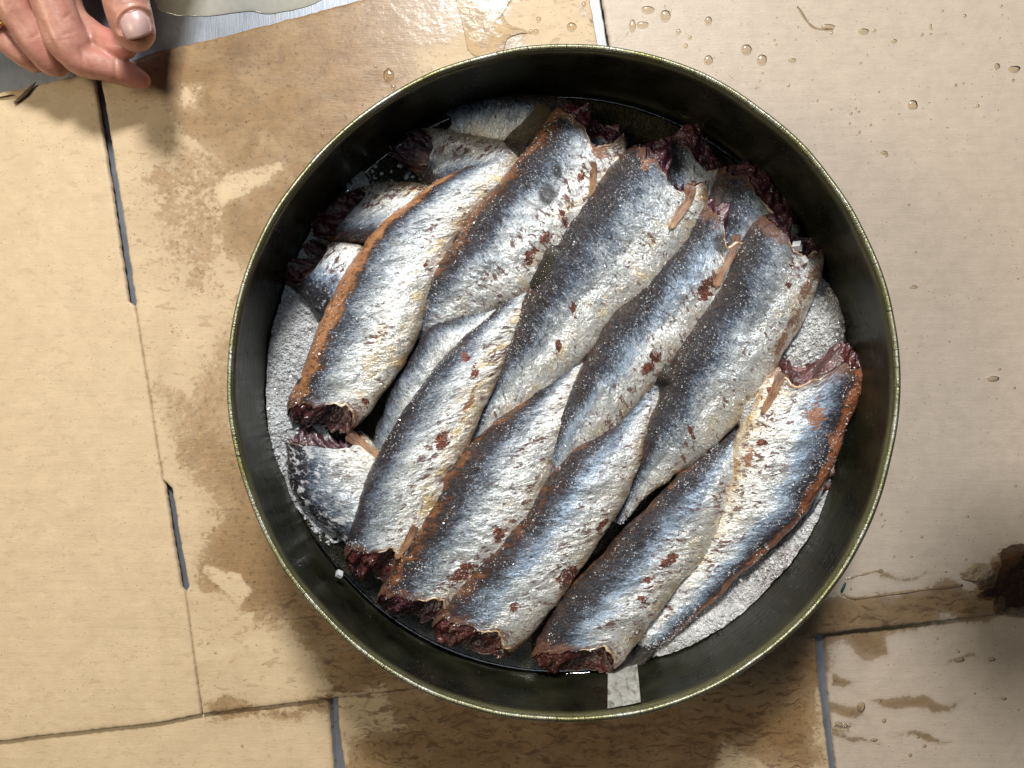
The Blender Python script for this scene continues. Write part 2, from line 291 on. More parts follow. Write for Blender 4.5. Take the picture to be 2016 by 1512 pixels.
def mat_board(name, dry, wet, dirt, grain=1.0, rough=0.62):
    t = NT(name); o = t.vmul(t.obj(), (100, 100, 100)); st = t.attr('stain'); s3 = t.sep(st)
    n1 = t.noise(o, 0.9, 6, 0.68, 0.3); n2 = t.noise(o, 3.5, 5, 0.7); pap = t.noise(t.vmul(o, (1.2, 8, 4)), 1.0, 3, 0.6)
    fib = t.noise(t.vmul(o, (6, 30, 4)), 1.0, 2, 0.6)
    b = t.mix(t.mr(n1, 0.30, 0.70), tuple(c * 0.93 for c in dry), tuple(min(1, c * 1.05) for c in dry))
    b = t.mix(t.mr(fib, 0.3, 0.7, 0, 0.16), b, tuple(c * 0.6 for c in dry))
    jit = t.math('ADD', t.math('MULTIPLY_ADD', n1, 0.62, -0.31), t.math('MULTIPLY_ADD', n2, 0.50, -0.25))
    wv = t.math('ADD', s3[0], jit); wm = t.math('ADD', t.math('MULTIPLY', t.mr(wv, 0.44, 0.56), 0.45), t.math('MULTIPLY', t.mr(wv, 0.12, 0.88), 0.55))
    edge = t.math('MULTIPLY', t.mr(wv, 0.43, 0.50), t.mr(wv, 0.60, 0.51))
    wc = t.mix(t.mr(n1, 0.32, 0.68), tuple(c * 0.85 for c in wet), tuple(c * 1.18 for c in wet))
    b = t.mix(wm, b, wc); b = t.mix(t.math('MULTIPLY', edge, 0.16), b, tuple(c * 0.72 for c in wet))
    dmp = t.mr(t.noise(t.vmul(o, (0.5, 0.8, 1)), 0.55, 5, 0.62, 0.6), 0.42, 0.66); b = t.mix(t.math('MULTIPLY', dmp, t.math('MULTIPLY_ADD', s3[2], 0.42, 0.05)), b, tuple((a_ + c_) / 2 for a_, c_ in zip(wet, dry)))
    fx = t.n('ShaderNodeTexWave', wave_type='BANDS', bands_direction='Y'); t.put(fx.inputs['Vector'], o); fx.inputs['Scale'].default_value = 0.55; fx.inputs['Distortion'].default_value = 1.2; fx.inputs['Detail'].default_value = 2
    # faint drip stains everywhere
    dr = t.mr(t.noise(t.vmul(o, (1.0, 2.2, 1)), 0.9, 4, 0.6, 0.5), 0.60, 0.63); dr2 = t.mr(t.noise(o, 2.6, 4, 0.65), 0.655, 0.67)
    b = t.mix(t.math('MULTIPLY', t.math('MAXIMUM', t.math('MULTIPLY', dr, 0.6), dr2), t.math('MULTIPLY', s3[2], 0.75)), b, wet)
    # streaky scum
    sv = t.noise(t.vmul(t.vadd(o, t.vmul(t.noise(o, 0.6, 3, color=True), (1.6, 1.6, 0))), (0.8, 3.8, 1)), 1.0, 5, 0.68, 0.2)
    sm = t.math('MULTIPLY', t.mr(sv, 0.50, 0.62), t.mr(t.math('ADD', s3[1], jit), 0.40, 0.65))
    b = t.mix(t.math('MULTIPLY', sm, 0.8), b, dirt)
    dk = t.mr(t.math('ADD', s3[1], t.math('MULTIPLY', jit, 0.8)), 1.35, 1.55); b = t.mix(t.math('MULTIPLY', dk, 0.9), b, t.mix(n1, (0.030, 0.012, 0.005), (0.10, 0.048, 0.022)))
    # specks of dirt
    sk = t.mr(t.vor(t.vadd(o, t.vmul(t.noise(o, 6, 2, color=True), (0.3, 0.3, 0))), 1.7), 0.15, 0.09)
    sk2 = t.mr(t.vor(o, 3.2), 0.14, 0.08)
    skk = t.math('MAXIMUM', t.math('MULTIPLY', t.mr(n2, 0.56, 0.66), t.math('MULTIPLY', s3[2], wm)), t.math('MAXIMUM', t.math('MULTIPLY', sk, t.math('MULTIPLY', t.mr(t.noise(o, 1.1, 2), 0.42, 0.52), t.math('MULTIPLY_ADD', wm, 0.8, 0.2))), t.math('MULTIPLY', sk2, t.mr(t.noise(o, 0.5, 3), 0.48, 0.58))))
    b = t.mix(t.math('MULTIPLY', skk, 0.75), b, (0.10, 0.06, 0.03))
    h = t.math('ADD', t.math('MULTIPLY', pap, 0.5), t.math('ADD', t.math('MULTIPLY', fib, 0.25), t.math('MULTIPLY_ADD', fx.outputs['Fac'], 0.09, n1)))
    r = t.math('SUBTRACT', rough, t.math('MULTIPLY', wm, 0.22))
    return t.done(t.princ(base=b, rough=r, n=t.bump(h, 0.0006, 0.45), coat=t.math('MULTIPLY', wm, 0.35), crough=0.22, cn=t.bump(t.noise(o, 1.6, 3), 0.0008, 0.6)))
BOARD_W = mat_board('cardboard_warm', (0.58, 0.452, 0.292), (0.245, 0.150, 0.068), (0.12, 0.068, 0.033))
BOARD_G = mat_board('cardboard_smooth', (0.49, 0.41, 0.325), (0.21, 0.14, 0.075), (0.10, 0.06, 0.033), rough=0.5)
def mat_steel():
    t = NT('brushed_steel'); o = t.vmul(t.obj(), (100, 100, 100)); n = t.noise(t.vmul(o, (14, 1.0, 1)), 1.0, 4, 0.7); g = t.noise(o, 0.6, 3)
    b = t.mix(n, (0.16, 0.18, 0.21), (0.34, 0.37, 0.42))
    return t.done(t.princ(base=b, metal=0.6, rough=t.mr(g, 0.3, 0.7, 0.38, 0.52), n=t.bump(n, 0.0002, 0.4)))
STEEL = mat_steel()
def mat_skin():
    t = NT('skin'); o = t.vmul(t.obj(), (100, 100, 100)); n = t.noise(o, 0.9, 4, 0.6); rd = t.attr('red', 'Fac')
    b = t.ramp(n, [(0.3, (0.38, 0.165, 0.12)), (0.5, (0.47, 0.225, 0.165)), (0.72, (0.55, 0.30, 0.225))])
    b = t.mix(t.math('MULTIPLY', rd, 0.45), b, (0.58, 0.17, 0.17))
    b = t.mix(t.mr(t.noise(o, 3.0, 3), 0.62, 0.75, 0, 0.3), b, (0.42, 0.20, 0.12))
    v = t.vor(t.vadd(o, t.vmul(t.noise(o, 4, 2, color=True), (0.4, 0.4, 0.4))), 9.0, 'DISTANCE_TO_EDGE')
    fl = t.noise(t.vmul(o, (3, 9, 3)), 1.0, 4, 0.65)
    h = t.math('ADD', t.math('MULTIPLY', t.math('MINIMUM', v, 0.12), 1.6), fl)
    return t.done(t.princ(base=b, rough=0.42, n=t.bump(h, 0.0003, 0.6), sss=0.30, sssr=(1.0, 0.35, 0.2), ssss=0.005, coat=0.25, crough=0.25))
SKIN = mat_skin()
def simple(name, c, **kw):
    t = NT(name); o = t.vmul(t.obj(), (100, 100, 100)); n = t.noise(o, 3, 3)
    return t.done(t.princ(base=t.mix(n, tuple(x * 0.85 for x in c), tuple(min(1, x * 1.12) for x in c)), **kw))
NAIL = simple('nail', (0.52, 0.34, 0.32), rough=0.40, coat=0.25, crough=0.2)
GOLD = simple('gold', (0.85, 0.58, 0.18), metal=1.0, rough=0.25)
GREEN = simple('green_scrap', (0.01, 0.10, 0.08), rough=0.5)

# ------------------------------------------------------------------ setting: steel table
g = 3.0
tb = mesh('table', [(-0.9, -0.9, -0.008), (0.9, -0.9, -0.008), (0.9, 0.9, -0.008), (-0.9, 0.9, -0.008), (-0.9, -0.9, -0.05), (0.9, -0.9, -0.05), (0.9, 0.9, -0.05), (-0.9, 0.9, -0.05)],
     [(0, 1, 2, 3), (0, 4, 5, 1), (1, 5, 6, 2), (2, 6, 7, 3), (3, 7, 4, 0), (7, 6, 5, 4)], STEEL, smooth=False)
tag(tb, kind='structure')

# ------------------------------------------------------------------ cardboard sheets
def polydist(X, Y, poly):
    poly = np.asarray(poly, float); n = len(poly); d = np.full(X.shape, 1e9); ins = np.zeros(X.shape, bool)
    for i in range(n):
        x1, y1 = poly[i]; x2, y2 = poly[(i + 1) % n]; dx, dy = x2 - x1, y2 - y1
        t = np.clip(((X - x1) * dx + (Y - y1) * dy) / (dx * dx + dy * dy + 1e-9), 0, 1)
        d = np.minimum(d, np.hypot(X - x1 - t * dx, Y - y1 - t * dy))
        c = ((y1 > Y) != (y2 > Y)) & (X < (x2 - x1) * (Y - y1) / (y2 - y1 + 1e-12) + x1); ins ^= c
    return np.where(ins, d, -d)
WETP = [  # polygon px, strength, softness px
    ([(240, 300), (330, 250), (480, 240), (560, 320), (480, 520), (450, 640), (330, 620), (270, 480)], 0.52, 60), ([(460, 560), (500, 560), (480, 800), (600, 1150), (480, 1130), (400, 1000), (350, 800)], 0.66, 55), ([(170, 60), (700, -40), (1010, -60), (985, 30), (960, 90), (850, 130), (720, 240), (600, 400), (540, 600), (520, 720), (480, 700), (478, 560), (440, 480), (432, 330), (385, 285), (345, 225), (310, 160), (240, 120)], 1.0, 50),
    ([(290, 660), (330, 760), (400, 790), (480, 830), (560, 1000), (700, 1200), (900, 1370), (700, 1420), (412, 1420), (405, 1370), (440, 1330), (520, 1400), (640, 1340), (560, 1240), (430, 1230), (380, 1120), (420, 1010), (350, 900), (300, 760)], 0.78, 45),
    ([(700, 1370), (1640, 1200), (1600, 1600), (620, 1600), (690, 1500), (680, 1450), (800, 1420)], 1.0, 50),
    ([(1480, 1290), (1640, 1175), (1700, 1172), (1900, 1150), (2100, 1080), (2100, 1200), (1760, 1235), (1500, 1330)], 1.0, 26),
    ([(1960, 1100), (2060, 1070), (2060, 1200), (1965, 1205), (1960, 1160)], 1.0, 20), ([(1680, 1230), (1730, 1240), (1745, 1290), (1700, 1300), (1660, 1270)], 0.9, 22),
    ([(1640, 1330), (1690, 1340), (1680, 1350), (1640, 1360)], 0.9, 14), ([(1640, 1380), (1700, 1385), (1715, 1405), (1640, 1400)], 0.9, 14), ([(1645, 1425), (1700, 1440), (1735, 1462), (1650, 1440)], 0.9, 14),
    ([(1710, 1370), (1780, 1360), (1900, 1375), (1840, 1392), (1750, 1388)], 0.8, 14), ([(1755, 1445), (1830, 1440), (1880, 1458), (1820, 1465)], 0.8, 12), ([(1725, 1130), (1830, 1122), (1830, 1130), (1740, 1142)], 0.7, 8),
    ([(1870, 1300), (1930, 1298), (1930, 1308), (1870, 1312)], 0.7, 8), ([(1400, 1430), (1420, 1512), (1500, 1512), (1450, 1420)], -0.4, 20),
    ([(975, 80), (1010, 60), (1045, 85), (1020, 105), (985, 105)], 0.9, 14), ([(1150, 20), (1165, 15), (1160, 50), (1145, 45)], 0.8, 10),
    ([(540, 780), (520, 830), (500, 850), (515, 790)], 0.5, 20),
]
DRYP = [([(420, 1125), (480, 1128), (492, 1160), (470, 1180), (440, 1150)], 1.0, 14), ([(380, 1180), (440, 1180), (490, 1210), (470, 1260), (390, 1250)], 1.0, 20),
        ([(400, 1290), (520, 1270), (600, 1290), (590, 1320), (480, 1345), (420, 1350)], 1.0, 22), ([(430, 380), (480, 330), (560, 320), (560, 345), (500, 380), (440, 400)], 0.65, 26),
        ([(360, 160), (420, 165), (400, 215), (360, 205)], 0.5, 18), ([(480, 240), (540, 260), (520, 300)], 0.4, 16), ([(660, 1370), (740, 1362), (760, 1400), (670, 1430)], 1.0, 20), ([(680, 150), (760, 90), (850, 60), (940, 40), (930, 120), (800, 130)], 0.35, 30),
        ([(1430, 1470), (1600, 1512), (1400, 1530)], 0.6, 25)]
DIRTP = [([(1985, 1078), (2060, 1060), (2080, 1205), (1962, 1207), (1970, 1185), (1940, 1178), (1915, 1150), (1960, 1155), (1978, 1110)], 2.2, 14), ([(1995, 1070), (2040, 1065), (2040, 1080), (1998, 1085)], 2.0, 8), ([(1905, 1148), (1955, 1155), (1950, 1180), (1925, 1170)], 1.9, 10), ([(480, 1200), (560, 1150), (640, 1180), (860, 1350), (700, 1400), (412, 1410), (410, 1380), (560, 1380), (640, 1330), (620, 1250)], 0.8, 40),
         ([(690, 1390), (1590, 1260), (1600, 1540), (700, 1540)], 0.95, 40), ([(440, 830), (540, 850), (560, 1050), (480, 1000), (450, 950)], 0.6, 40), ([(1500, 1290), (1700, 1180), (1950, 1150), (2050, 1080), (2050, 1190), (1760, 1230)], 0.75, 20)]
def stain_attr(X, Y, faint):
    N = np.stack([X / 60, Y / 60, X * 0], -1); wx = X + 14 * fbm(N, 5, 3); wy = Y + 14 * fbm(N, 15, 3)
    wet = np.zeros(X.shape); dirt = np.zeros(X.shape)
    for p, s, so in WETP:
        m = sstep(-so * 1.5, so * 1.5, polydist(wx, wy, p)) * s; wet = np.maximum(wet, m) if s > 0 else wet + m
    for p, s, so in DRYP: wet = wet - sstep(-so, so, polydist(wx, wy, p)) * s
    for p, s, so in DIRTP: dirt = np.maximum(dirt, sstep(-so, so, polydist(wx, wy, p)) * s)
    return np.stack([np.clip(wet, 0, 1), dirt, np.broadcast_to(faint, X.shape)], -1)
def sheet(name, top, right, bottom, left, z, th, mat, label, nu, nv, faint=0.6, warp=0.0005, rag=1.2):
    """Coons patch between four pixel polylines; top/bottom run left to right, left/right run top to bottom"""
    def res(P, n):
        P = np.asarray(P, float); L = np.r_[0, np.cumsum(np.hypot(*np.diff(P, axis=0).T))]; t = np.linspace(0, L[-1], n)
        return np.stack([np.interp(t, L, P[:, 0]), np.interp(t, L, P[:, 1])], 1)
    T, B, Lf, R = res(top, nu), res(bottom, nu), res(left, nv), res(right, nv)
    for i, E in enumerate((T, B, Lf, R)):
        j = rag * fbm(np.stack([E[:, 0] / 9, E[:, 1] / 9, np.full(len(E), i * 3.1)], -1), 40 + i, 3)
        w_ = np.sin(np.linspace(0, np.pi, len(E))) ** 0.2 * j; E[:, 1 if i < 2 else 0] += w_
    u = np.linspace(0, 1, nu)[None, :, None]; v = np.linspace(0, 1, nv)[:, None, None]
    P = (1 - v) * T[None] + v * B[None] + (1 - u) * Lf[:, None] + u * R[:, None] - ((1 - u) * (1 - v) * T[0] + u * (1 - v) * T[-1] + (1 - u) * v * B[0] + u * v * B[-1])
    X, Y = P[..., 0], P[..., 1]
    Z = z + warp * fbm(np.stack([X / 260, Y / 260, X * 0], -1), 77, 3) - warp
    ed = np.minimum(np.minimum(u[..., 0], 1 - u[..., 0]) * nu, np.minimum(v[..., 0], 1 - v[..., 0]) * nv)
    Z = Z - 0.0006 * np.clip(1 - ed / 1.6, 0, 1)
    k = kz(z); V = np.stack([(X - 1008) * k, (756 - Y) * k, Z], -1); A = stain_attr(X, Y, faint)
    F = gridF(nv, nu)[:, ::-1]
    idx = np.arange(nu * nv).reshape(nv, nu)
    loop = np.r_[idx[0, :-1], idx[:-1, -1], idx[-1, :0:-1], idx[:0:-1, 0]]
    Vf = V.reshape(-1, 3); low = Vf[loop].copy(); low[:, 2] = z - th
    n0 = len(Vf); m = len(loop); sk = [(int(loop[i]), int(loop[(i + 1) % m]), n0 + (i + 1) % m, n0 + i) for i in range(m)]
    Af = A.reshape(-1, 3); Al = Af[loop] * [0.3, 0.5, 1]
    cx, cy = Vf[:, 0].mean(), Vf[:, 1].mean()
    o = mesh(name, np.r_[Vf, low], F.tolist() + sk, mat, attrs={'stain': np.r_[Af, Al]})
    return tag(o, label, 'cardboard')
TH = 0.0038
sheet('cardboard_sheet', [(-420, 240), (0, 184), (60, 168), (180, 140)], [(180, 140), (190, 200), (222, 400), (250, 592), (264, 604), (318, 945), (323, 958), (337, 1050), (355, 1157), (362, 1166), (394, 1408)],
      [(-420, 1520), (0, 1461), (190, 1438), (310, 1425), (394, 1408)], [(-420, 240), (-420, 1520)], 0.0, TH, BOARD_W, 'pale dry cardboard flap at the far left, nearest the hand, with a torn top corner', 240, 330, 0.35)
sheet('cardboard_sheet', [(194, 145), (300, 102), (450, 68), (700, 2), (1140, -120)], [(1140, -120), (1162, 0), (1180, 95), (1376, 1296)], [(398, 1408), (412, 1405), (640, 1378), (860, 1353), (1376, 1296)],
      [(194, 145), (206, 200), (238, 400), (266, 592), (266, 604), (320, 945), (338, 962), (352, 1050), (371, 1157), (364, 1166), (398, 1408)], 0.0, TH, BOARD_W, 'wet brown stained cardboard sheet lying under the left half of the tin', 330, 350, 0.8)
sheet('cardboard_sheet', [(1166, -150), (2450, -150)], [(2450, -150), (2450, 1160)], [(1380, 1300), (1560, 1256), (2016, 1206), (2450, 1160)], [(1166, -150), (1186, 0), (1202, 95), (1380, 1300)],
      0.0, TH, BOARD_G, 'smooth greyish tan cardboard sheet right of the tin, beaded with drops', 330, 300, 0.06)
sheet('cardboard_sheet', [(-420, 1440), (645, 1340)], [(645, 1340), (650, 1440), (656, 1512), (690, 1850)], [(-420, 1850), (690, 1850)], [(-420, 1440), (-420, 1850)], -0.0042, TH, BOARD_W, 'clean pale cardboard flap along the bottom left corner of the photo', 200, 90, 0.35)
sheet('cardboard_sheet', [(663, 1340), (1601, 1190)], [(1601, 1190), (1612, 1340), (1634, 1512), (1670, 1850)], [(700, 1850), (1670, 1850)], [(663, 1340), (668, 1440), (678, 1512), (700, 1850)], -0.0042, TH, BOARD_W, 'brown smeared cardboard flap at the bottom, between two dark slots', 240, 160, 0.8)
sheet('cardboard_sheet', [(1622, 1190), (2450, 1110)], [(2450, 1110), (2450, 1850)], [(1690, 1850), (2450, 1850)], [(1622, 1190), (1630, 1340), (1648, 1512), (1690, 1850)], -0.0042, TH, BOARD_G, 'cardboard flap at the bottom right corner, with brown drip trails', 200, 150, 0.15)

# ------------------------------------------------------------------ the tin
TC = np.array([(1111 - 1008) * K0, (756 - 755) * K0]); TR = 0.1650; ZB = 0.0435
tin = thing('open_tin', 'large round open tin with olive lacquer inside, packed with salted fish', 'tin', (TC[0], TC[1], 0.0))
def lathe(name, prof, mat, parent, n=300, closed=False, wob=0.0, seed=3):
    prof = np.asarray(prof, float); a = np.linspace(0, 2 * np.pi, n, endpoint=False)
    R = prof[:, 0][:, None] + wob * fbm(np.stack([np.cos(a) * 3, np.sin(a) * 3, a * 0], -1), seed, 3)[None] * (prof[:, 0][:, None] > 0.1)
    V = np.stack([TC[0] + R * np.cos(a), TC[1] + R * 1.008 * np.sin(a), np.broadcast_to(prof[:, 1][:, None], R.shape)], -1)
    cy = np.stack([np.broadcast_to(a * 16.5, R.shape), V[..., 2] * 100, R * 0], -1)
    return mesh(name, V, gridF(len(prof), n, True), mat, parent, {'cy': cy.reshape(-1, 3)})
t0 = 0.0009
lathe('wall', [(TR - 0.0004, 0.0015), (TR, 0.004), (TR, 0.097), (TR, 0.0988), (TR - t0, 0.0988), (TR - t0 - 0.0005, 0.094), (TR - t0, 0.091), (TR - t0, 0.05), (TR - t0, 0.0022)], TIN, tin, wob=0.0008)
lathe('bottom', [(0.0001, 0.0025), (TR - t0 - 0.001, 0.0025)], TIN, tin)
a = np.linspace(0, 2 * np.pi, 14)
lathe('rim', [(TR - 0.0003 + 0.0014 * math.cos(x), 0.0992 + 0.00125 * math.sin(x)) for x in a], RIM, tin, n=720, wob=0.0008)
lathe('rim_base', [(TR + 0.0002, 0.001), (TR + 0.0016, 0.001), (TR + 0.0016, 0.0035), (TR + 0.0002, 0.0035)], RIM, tin)
# bare soldered side seam, on the near wall
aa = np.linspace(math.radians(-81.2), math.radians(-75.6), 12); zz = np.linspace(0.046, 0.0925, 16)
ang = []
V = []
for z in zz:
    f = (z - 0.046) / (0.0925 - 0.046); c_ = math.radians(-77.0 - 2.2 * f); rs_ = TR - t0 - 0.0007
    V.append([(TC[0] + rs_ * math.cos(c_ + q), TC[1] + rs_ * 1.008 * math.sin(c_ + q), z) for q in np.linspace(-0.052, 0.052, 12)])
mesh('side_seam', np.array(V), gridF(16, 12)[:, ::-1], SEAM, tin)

# ------------------------------------------------------------------ salt bed
HB = [  # px, py, dz above base, radius px
    (560, 690, .015, 75), (545, 780, .013, 60), (590, 560, .013, 60), (610, 440, .012, 50), (700, 350, .0100, 60), (800, 300, .007, 50), (575, 880, .013, 50), (600, 960, .014, 50), (650, 1050, .010, 40), (540, 830, .014, 50),
    (1590, 620, .017, 60), (1560, 690, .019, 55), (1480, 790, .024, 36), (1475, 850, .016, 30), (1650, 600, .010, 50), (1620, 1030, .014, 55), (1580, 1110, .015, 55), (1510, 1190, .016, 60), (1430, 1250, .015, 60), (1340, 1300, .013, 50), (1570, 1180, .018, 55), (1500, 1255, .018, 50), (1610, 1090, .019, 50), (1420, 1310, .016, 50), (1640, 1010, .012, 40), (1650, 640, .014, 40),
    (760, 840, .006, 60), (1640, 960, .007, 40), (880, 340, .010, 60), (1000, 1320, .004, 60), (1230, 1340, .006, 50)]
def salt_h(x, y):
    k = kz(0.045); px = x / k + 1008; py = 756 - y / k
    d = np.ones(np.shape(x))
    for bx, by, dz, r in HB: d = d * (1 - np.clip(dz * 1.15, 0, 0.0235) / 0.024 * np.exp(-((px - bx) ** 2 + (py - by) ** 2) / (2.0 * r * r)))
    h = 0.0355 + 0.0165 * (1 - d)
    P = np.stack([x * 100, y * 100, x * 0], -1)
    return h + 0.0012 * fbm(P * 0.9, 3, 3) + 0.0007 * fbm(P * 4.5, 8, 2)
nr, na = 190, 720
rr = np.linspace(0.0, TR - 0.0013, nr)[:, None]; ta = np.linspace(0, 2 * np.pi, na, endpoint=False)[None]
X = TC[0] + rr * np.cos(ta); Y = TC[1] + rr * 1.008 * np.sin(ta); Z = salt_h(X, Y)
k = kz(0.045); PX = X / k + 1008; PY = 756 - Y / k
tint = np.zeros(X.shape)
for bx, by, r, s in ((1560, 1110, 40, .45), (1500, 1130, 45, .5), (1540, 1090, 30, .6), (1450, 1150, 25, .3), (1660, 1000, 30, .5), (600, 880, 30, .4), (760, 830, 60, .85), (1640, 560, 30, .6), (1670, 640, 40, .5), (1560, 560, 30, .3)):
    tint = np.maximum(tint, s * np.exp(-((PX - bx) ** 2 + (PY - by) ** 2) / (r * r)))
ob = mesh('salt', np.stack([X, Y, Z], -1), gridF(nr, na, True), SALT, attrs={'tint': tint.ravel()})
tag(ob, 'packed wet grey-white coarse salt around and beneath the fish in the tin', 'salt', kind='stuff')
# loose crystals
cube = np.array([(x, y, z) for x in (-.5, .5) for y in (-.5, .5) for z in (-.5, .5)]); cf = np.array([(0, 1, 3, 2), (4, 6, 7, 5), (0, 4, 5, 1), (2, 3, 7, 6), (0, 2, 6, 4), (1, 5, 7, 3)])
def crystals(name, C, size, mat=CRYST, parent=None):
    n = len(C); q = RNG.normal(size=(n, 4)); q /= np.linalg.norm(q, axis=1)[:, None]; a_, b_, c_, d_ = q.T
    R = np.stack([np.stack([1 - 2 * (c_ * c_ + d_ * d_), 2 * (b_ * c_ - a_ * d_), 2 * (b_ * d_ + a_ * c_)], -1), np.stack([2 * (b_ * c_ + a_ * d_), 1 - 2 * (b_ * b_ + d_ * d_), 2 * (c_ * d_ - a_ * b_)], -1),
                  np.stack([2 * (b_ * d_ - a_ * c_), 2 * (c_ * d_ + a_ * b_), 1 - 2 * (b_ * b_ + c_ * c_)], -1)], 1)
    sc = size[:, None, None] * RNG.uniform(0.6, 1.2, (n, 1, 3)); V = np.einsum('nij,nkj->nki', R, cube[None] * sc) + C[:, None]
    F = (cf[None] + (np.arange(n) * 8)[:, None, None]).reshape(-1, 4)
    return mesh(name, V.reshape(-1, 3), F, mat, parent, smooth=False)
n = 90000; r = (TR - 0.002) * np.sqrt(RNG.random(n)); q = RNG.random(n) * 2 * np.pi; x = TC[0] + r * np.cos(q); y = TC[1] + r * np.sin(q); z = salt_h(x, y)
keep = (z > ZB - 0.0012) & (RNG.random(n) < 0.62); C = np.stack([x, y, z + 0.0003], -1)[keep]
tag(crystals('salt_grains', C, RNG.uniform(0.0004, 0.0011, len(C)) * (0.7 + 1.0 * (RNG.random(len(C)) > 0.86))), 'loose glittering salt grains lying on top of the packed wet salt', 'salt grains', kind='stuff')

# ------------------------------------------------------------------ brine
n = 240; a = np.linspace(0, 2 * np.pi, n, endpoint=False); rs = [0.0001, 0.08, 0.155, 0.1612, 0.1628, 0.1638]; zs = [0, 0, 0, 0.0001, 0.0005, 0.0013]
V = np.array([[(TC[0] + r_ * math.cos(q), TC[1] + r_ * 1.008 * math.sin(q), ZB + dz) for q in a] for r_, dz in zip(rs, zs)])
tag(mesh('brine', V, gridF(len(rs), n, True), BRINE), 'dark olive brine standing round the fish against the tin wall', 'brine', kind='stuff')

# ------------------------------------------------------------------ fish
TOPMAP = []; OWN = {}
def fish(B, E, zc, label, seed, mat, flesh=FLESH, th=0.39, bulge=0.004, slant=0.007, vcut=0.006, cavity=0.012, spots=(), ns=200, nr=104, group=None, amp=1.0, zt=None):
    B = interp(B, ns); E = interp(E, ns); s = np.linspace(0, 1, ns)
    zc = interp(np.atleast_1d(zc) if np.ndim(zc) else [zc, zc - 0.001, zc - 0.004], ns)[:, 0]
    Bw = WA(B, zc); Ew = WA(E, zc); C = (Bw + Ew) / 2; H = (Bw - Ew) / 2 * 1.07; H[:, 2] = 0; hw = np.linalg.norm(H, axis=1)
    # round off the tail end
    endr = np.clip((1 - s) / 0.05, 0.0, 1) ** 0.5; hw = hw * (0.25 + 0.75 * endr)
    Hn = H / np.linalg.norm(H, axis=1)[:, None]
    T = np.gradient(C, axis=0); T[:, 2] *= 1; L = np.linalg.norm(T, axis=1); arc = np.cumsum(L) - L[0]; T = T / L[:, None]
    thh = hw * th * (1.0 + 0.10 * np.sin(s * 3))
    if np.ndim(th): pass
    a = np.linspace(0, 2 * np.pi, nr, endpoint=False); ca, sa = np.cos(a), np.sin(a)
    lat = ca; p = np.where(ca > 0, 0.72, 0.95); ver = np.sign(sa) * np.abs(sa) ** p * (1 + 0.16 * ca)
    # ragged cut outline
    mask = np.exp(-s / 0.06)[:, None]
    Kp = np.stack([ca * 2.2, sa * 2.2, np.full(nr, seed * 1.7)], -1)
    off = 0.0032 * fbm(Kp, seed, 3) + 0.0016 * fbm(Kp * 4, seed + 5, 2) - vcut * np.exp(-((ca + 0.35) / 0.45) ** 2) * (sa > -0.3) - slant * ver * 0.9
    base = C[:, None] + Hn[:, None] * (hw[:, None] * lat[None])[..., None]
    base[..., 2] += thh[:, None] * ver[None]
    base = base - T[:, None] * (off[None] * mask)[..., None]
    pinch = 1 - 0.10 * np.exp(-s / 0.02)
    ctr = C[:, None]; base = ctr + (base - ctr) * pinch[:, None, None]
    # relief
    N = base - ctr; N[..., :] = N / (np.linalg.norm(N, axis=-1)[..., None] + 1e-9)
    A = np.stack([np.broadcast_to(arc[:, None] * 100, base.shape[:2]), lat[None] * hw[:, None] * 100, ver[None] * thh[:, None] * 100], -1)
    Q = A + np.array([seed * 9.1, seed * 4.3, seed])
    d = 0.0018 * fbm(Q * 0.42, seed, 2) + 0.00075 * fbm(Q * np.array([1.3, 1.0, .9]), seed + 3, 3) + 0.00022 * fbm(Q * np.array([5.0, 4.0, 4.0]), seed + 6, 2)
    d = d * amp * np.clip(hw / 0.012, 0.15, 1)[:, None]
    d += -0.0009 * np.exp(-((lat[None] + 0.05 + 0.1 * np.sin(s * 5)[:, None]) / 0.07) ** 2) * 0.22
    base = base + N * d[..., None]
    loc = (C[ns // 2][0], C[ns // 2][1], float(C[ns // 2][2] - thh[ns // 2]))
    root = thing('salted_fish', label, 'fish', loc, group)
    F = gridF(ns, nr, True)
    V = base.reshape(-1, 3)
    st = np.stack([np.broadcast_to(s[:, None], base.shape[:2]), np.broadcast_to((1 - lat)[None] / 2, base.shape[:2]), np.zeros(base.shape[:2])], -1)
    topm = (N[..., 2] > 0.1).ravel(); kk = K0 * (CAMZ - V[:, 2]) / (CAMZ - RIMZ); vx = V[:, 0] / kk + 1008; vy = 756 - V[:, 1] / kk
    Sp = np.zeros((len(V) + 1, 3))
    for sx, sy, ra, rb, an, ch in spots:
        c_, s_ = math.cos(math.radians(an)), -math.sin(math.radians(an)); u_ = ((vx - sx) * c_ + (vy - sy) * s_) / ra; v_ = (-(vx - sx) * s_ + (vy - sy) * c_) / rb
        Sp[:-1, ch] = np.maximum(Sp[:-1, ch], np.exp(-0.69 * (u_ * u_ + v_ * v_) ** 1.3) * topm)
    # tail cap
    V = np.r_[V, C[-1][None] + T[-1][None] * hw[-1] * 0.5]; ci = len(V) - 1; last = (ns - 1) * nr
    Fl = F.tolist() + [(last + i, last + (i + 1) % nr, ci) for i in range(nr)]
    Am = np.r_[A.reshape(-1, 3), A[-1, :1]]; Sm = np.r_[st.reshape(-1, 3), st[-1, :1]]
    mesh('body', V, Fl, mat, root, {'sc': Am, 'st': Sm, 'spots': Sp})
    # flesh in the cut: fills from the ragged lip inward, bulging at the back, hollow at the belly
    nq = 22; rq = np.linspace(0.985, 0.0, nq); ring = base[0]
    cen = ring.mean(0); rings = []
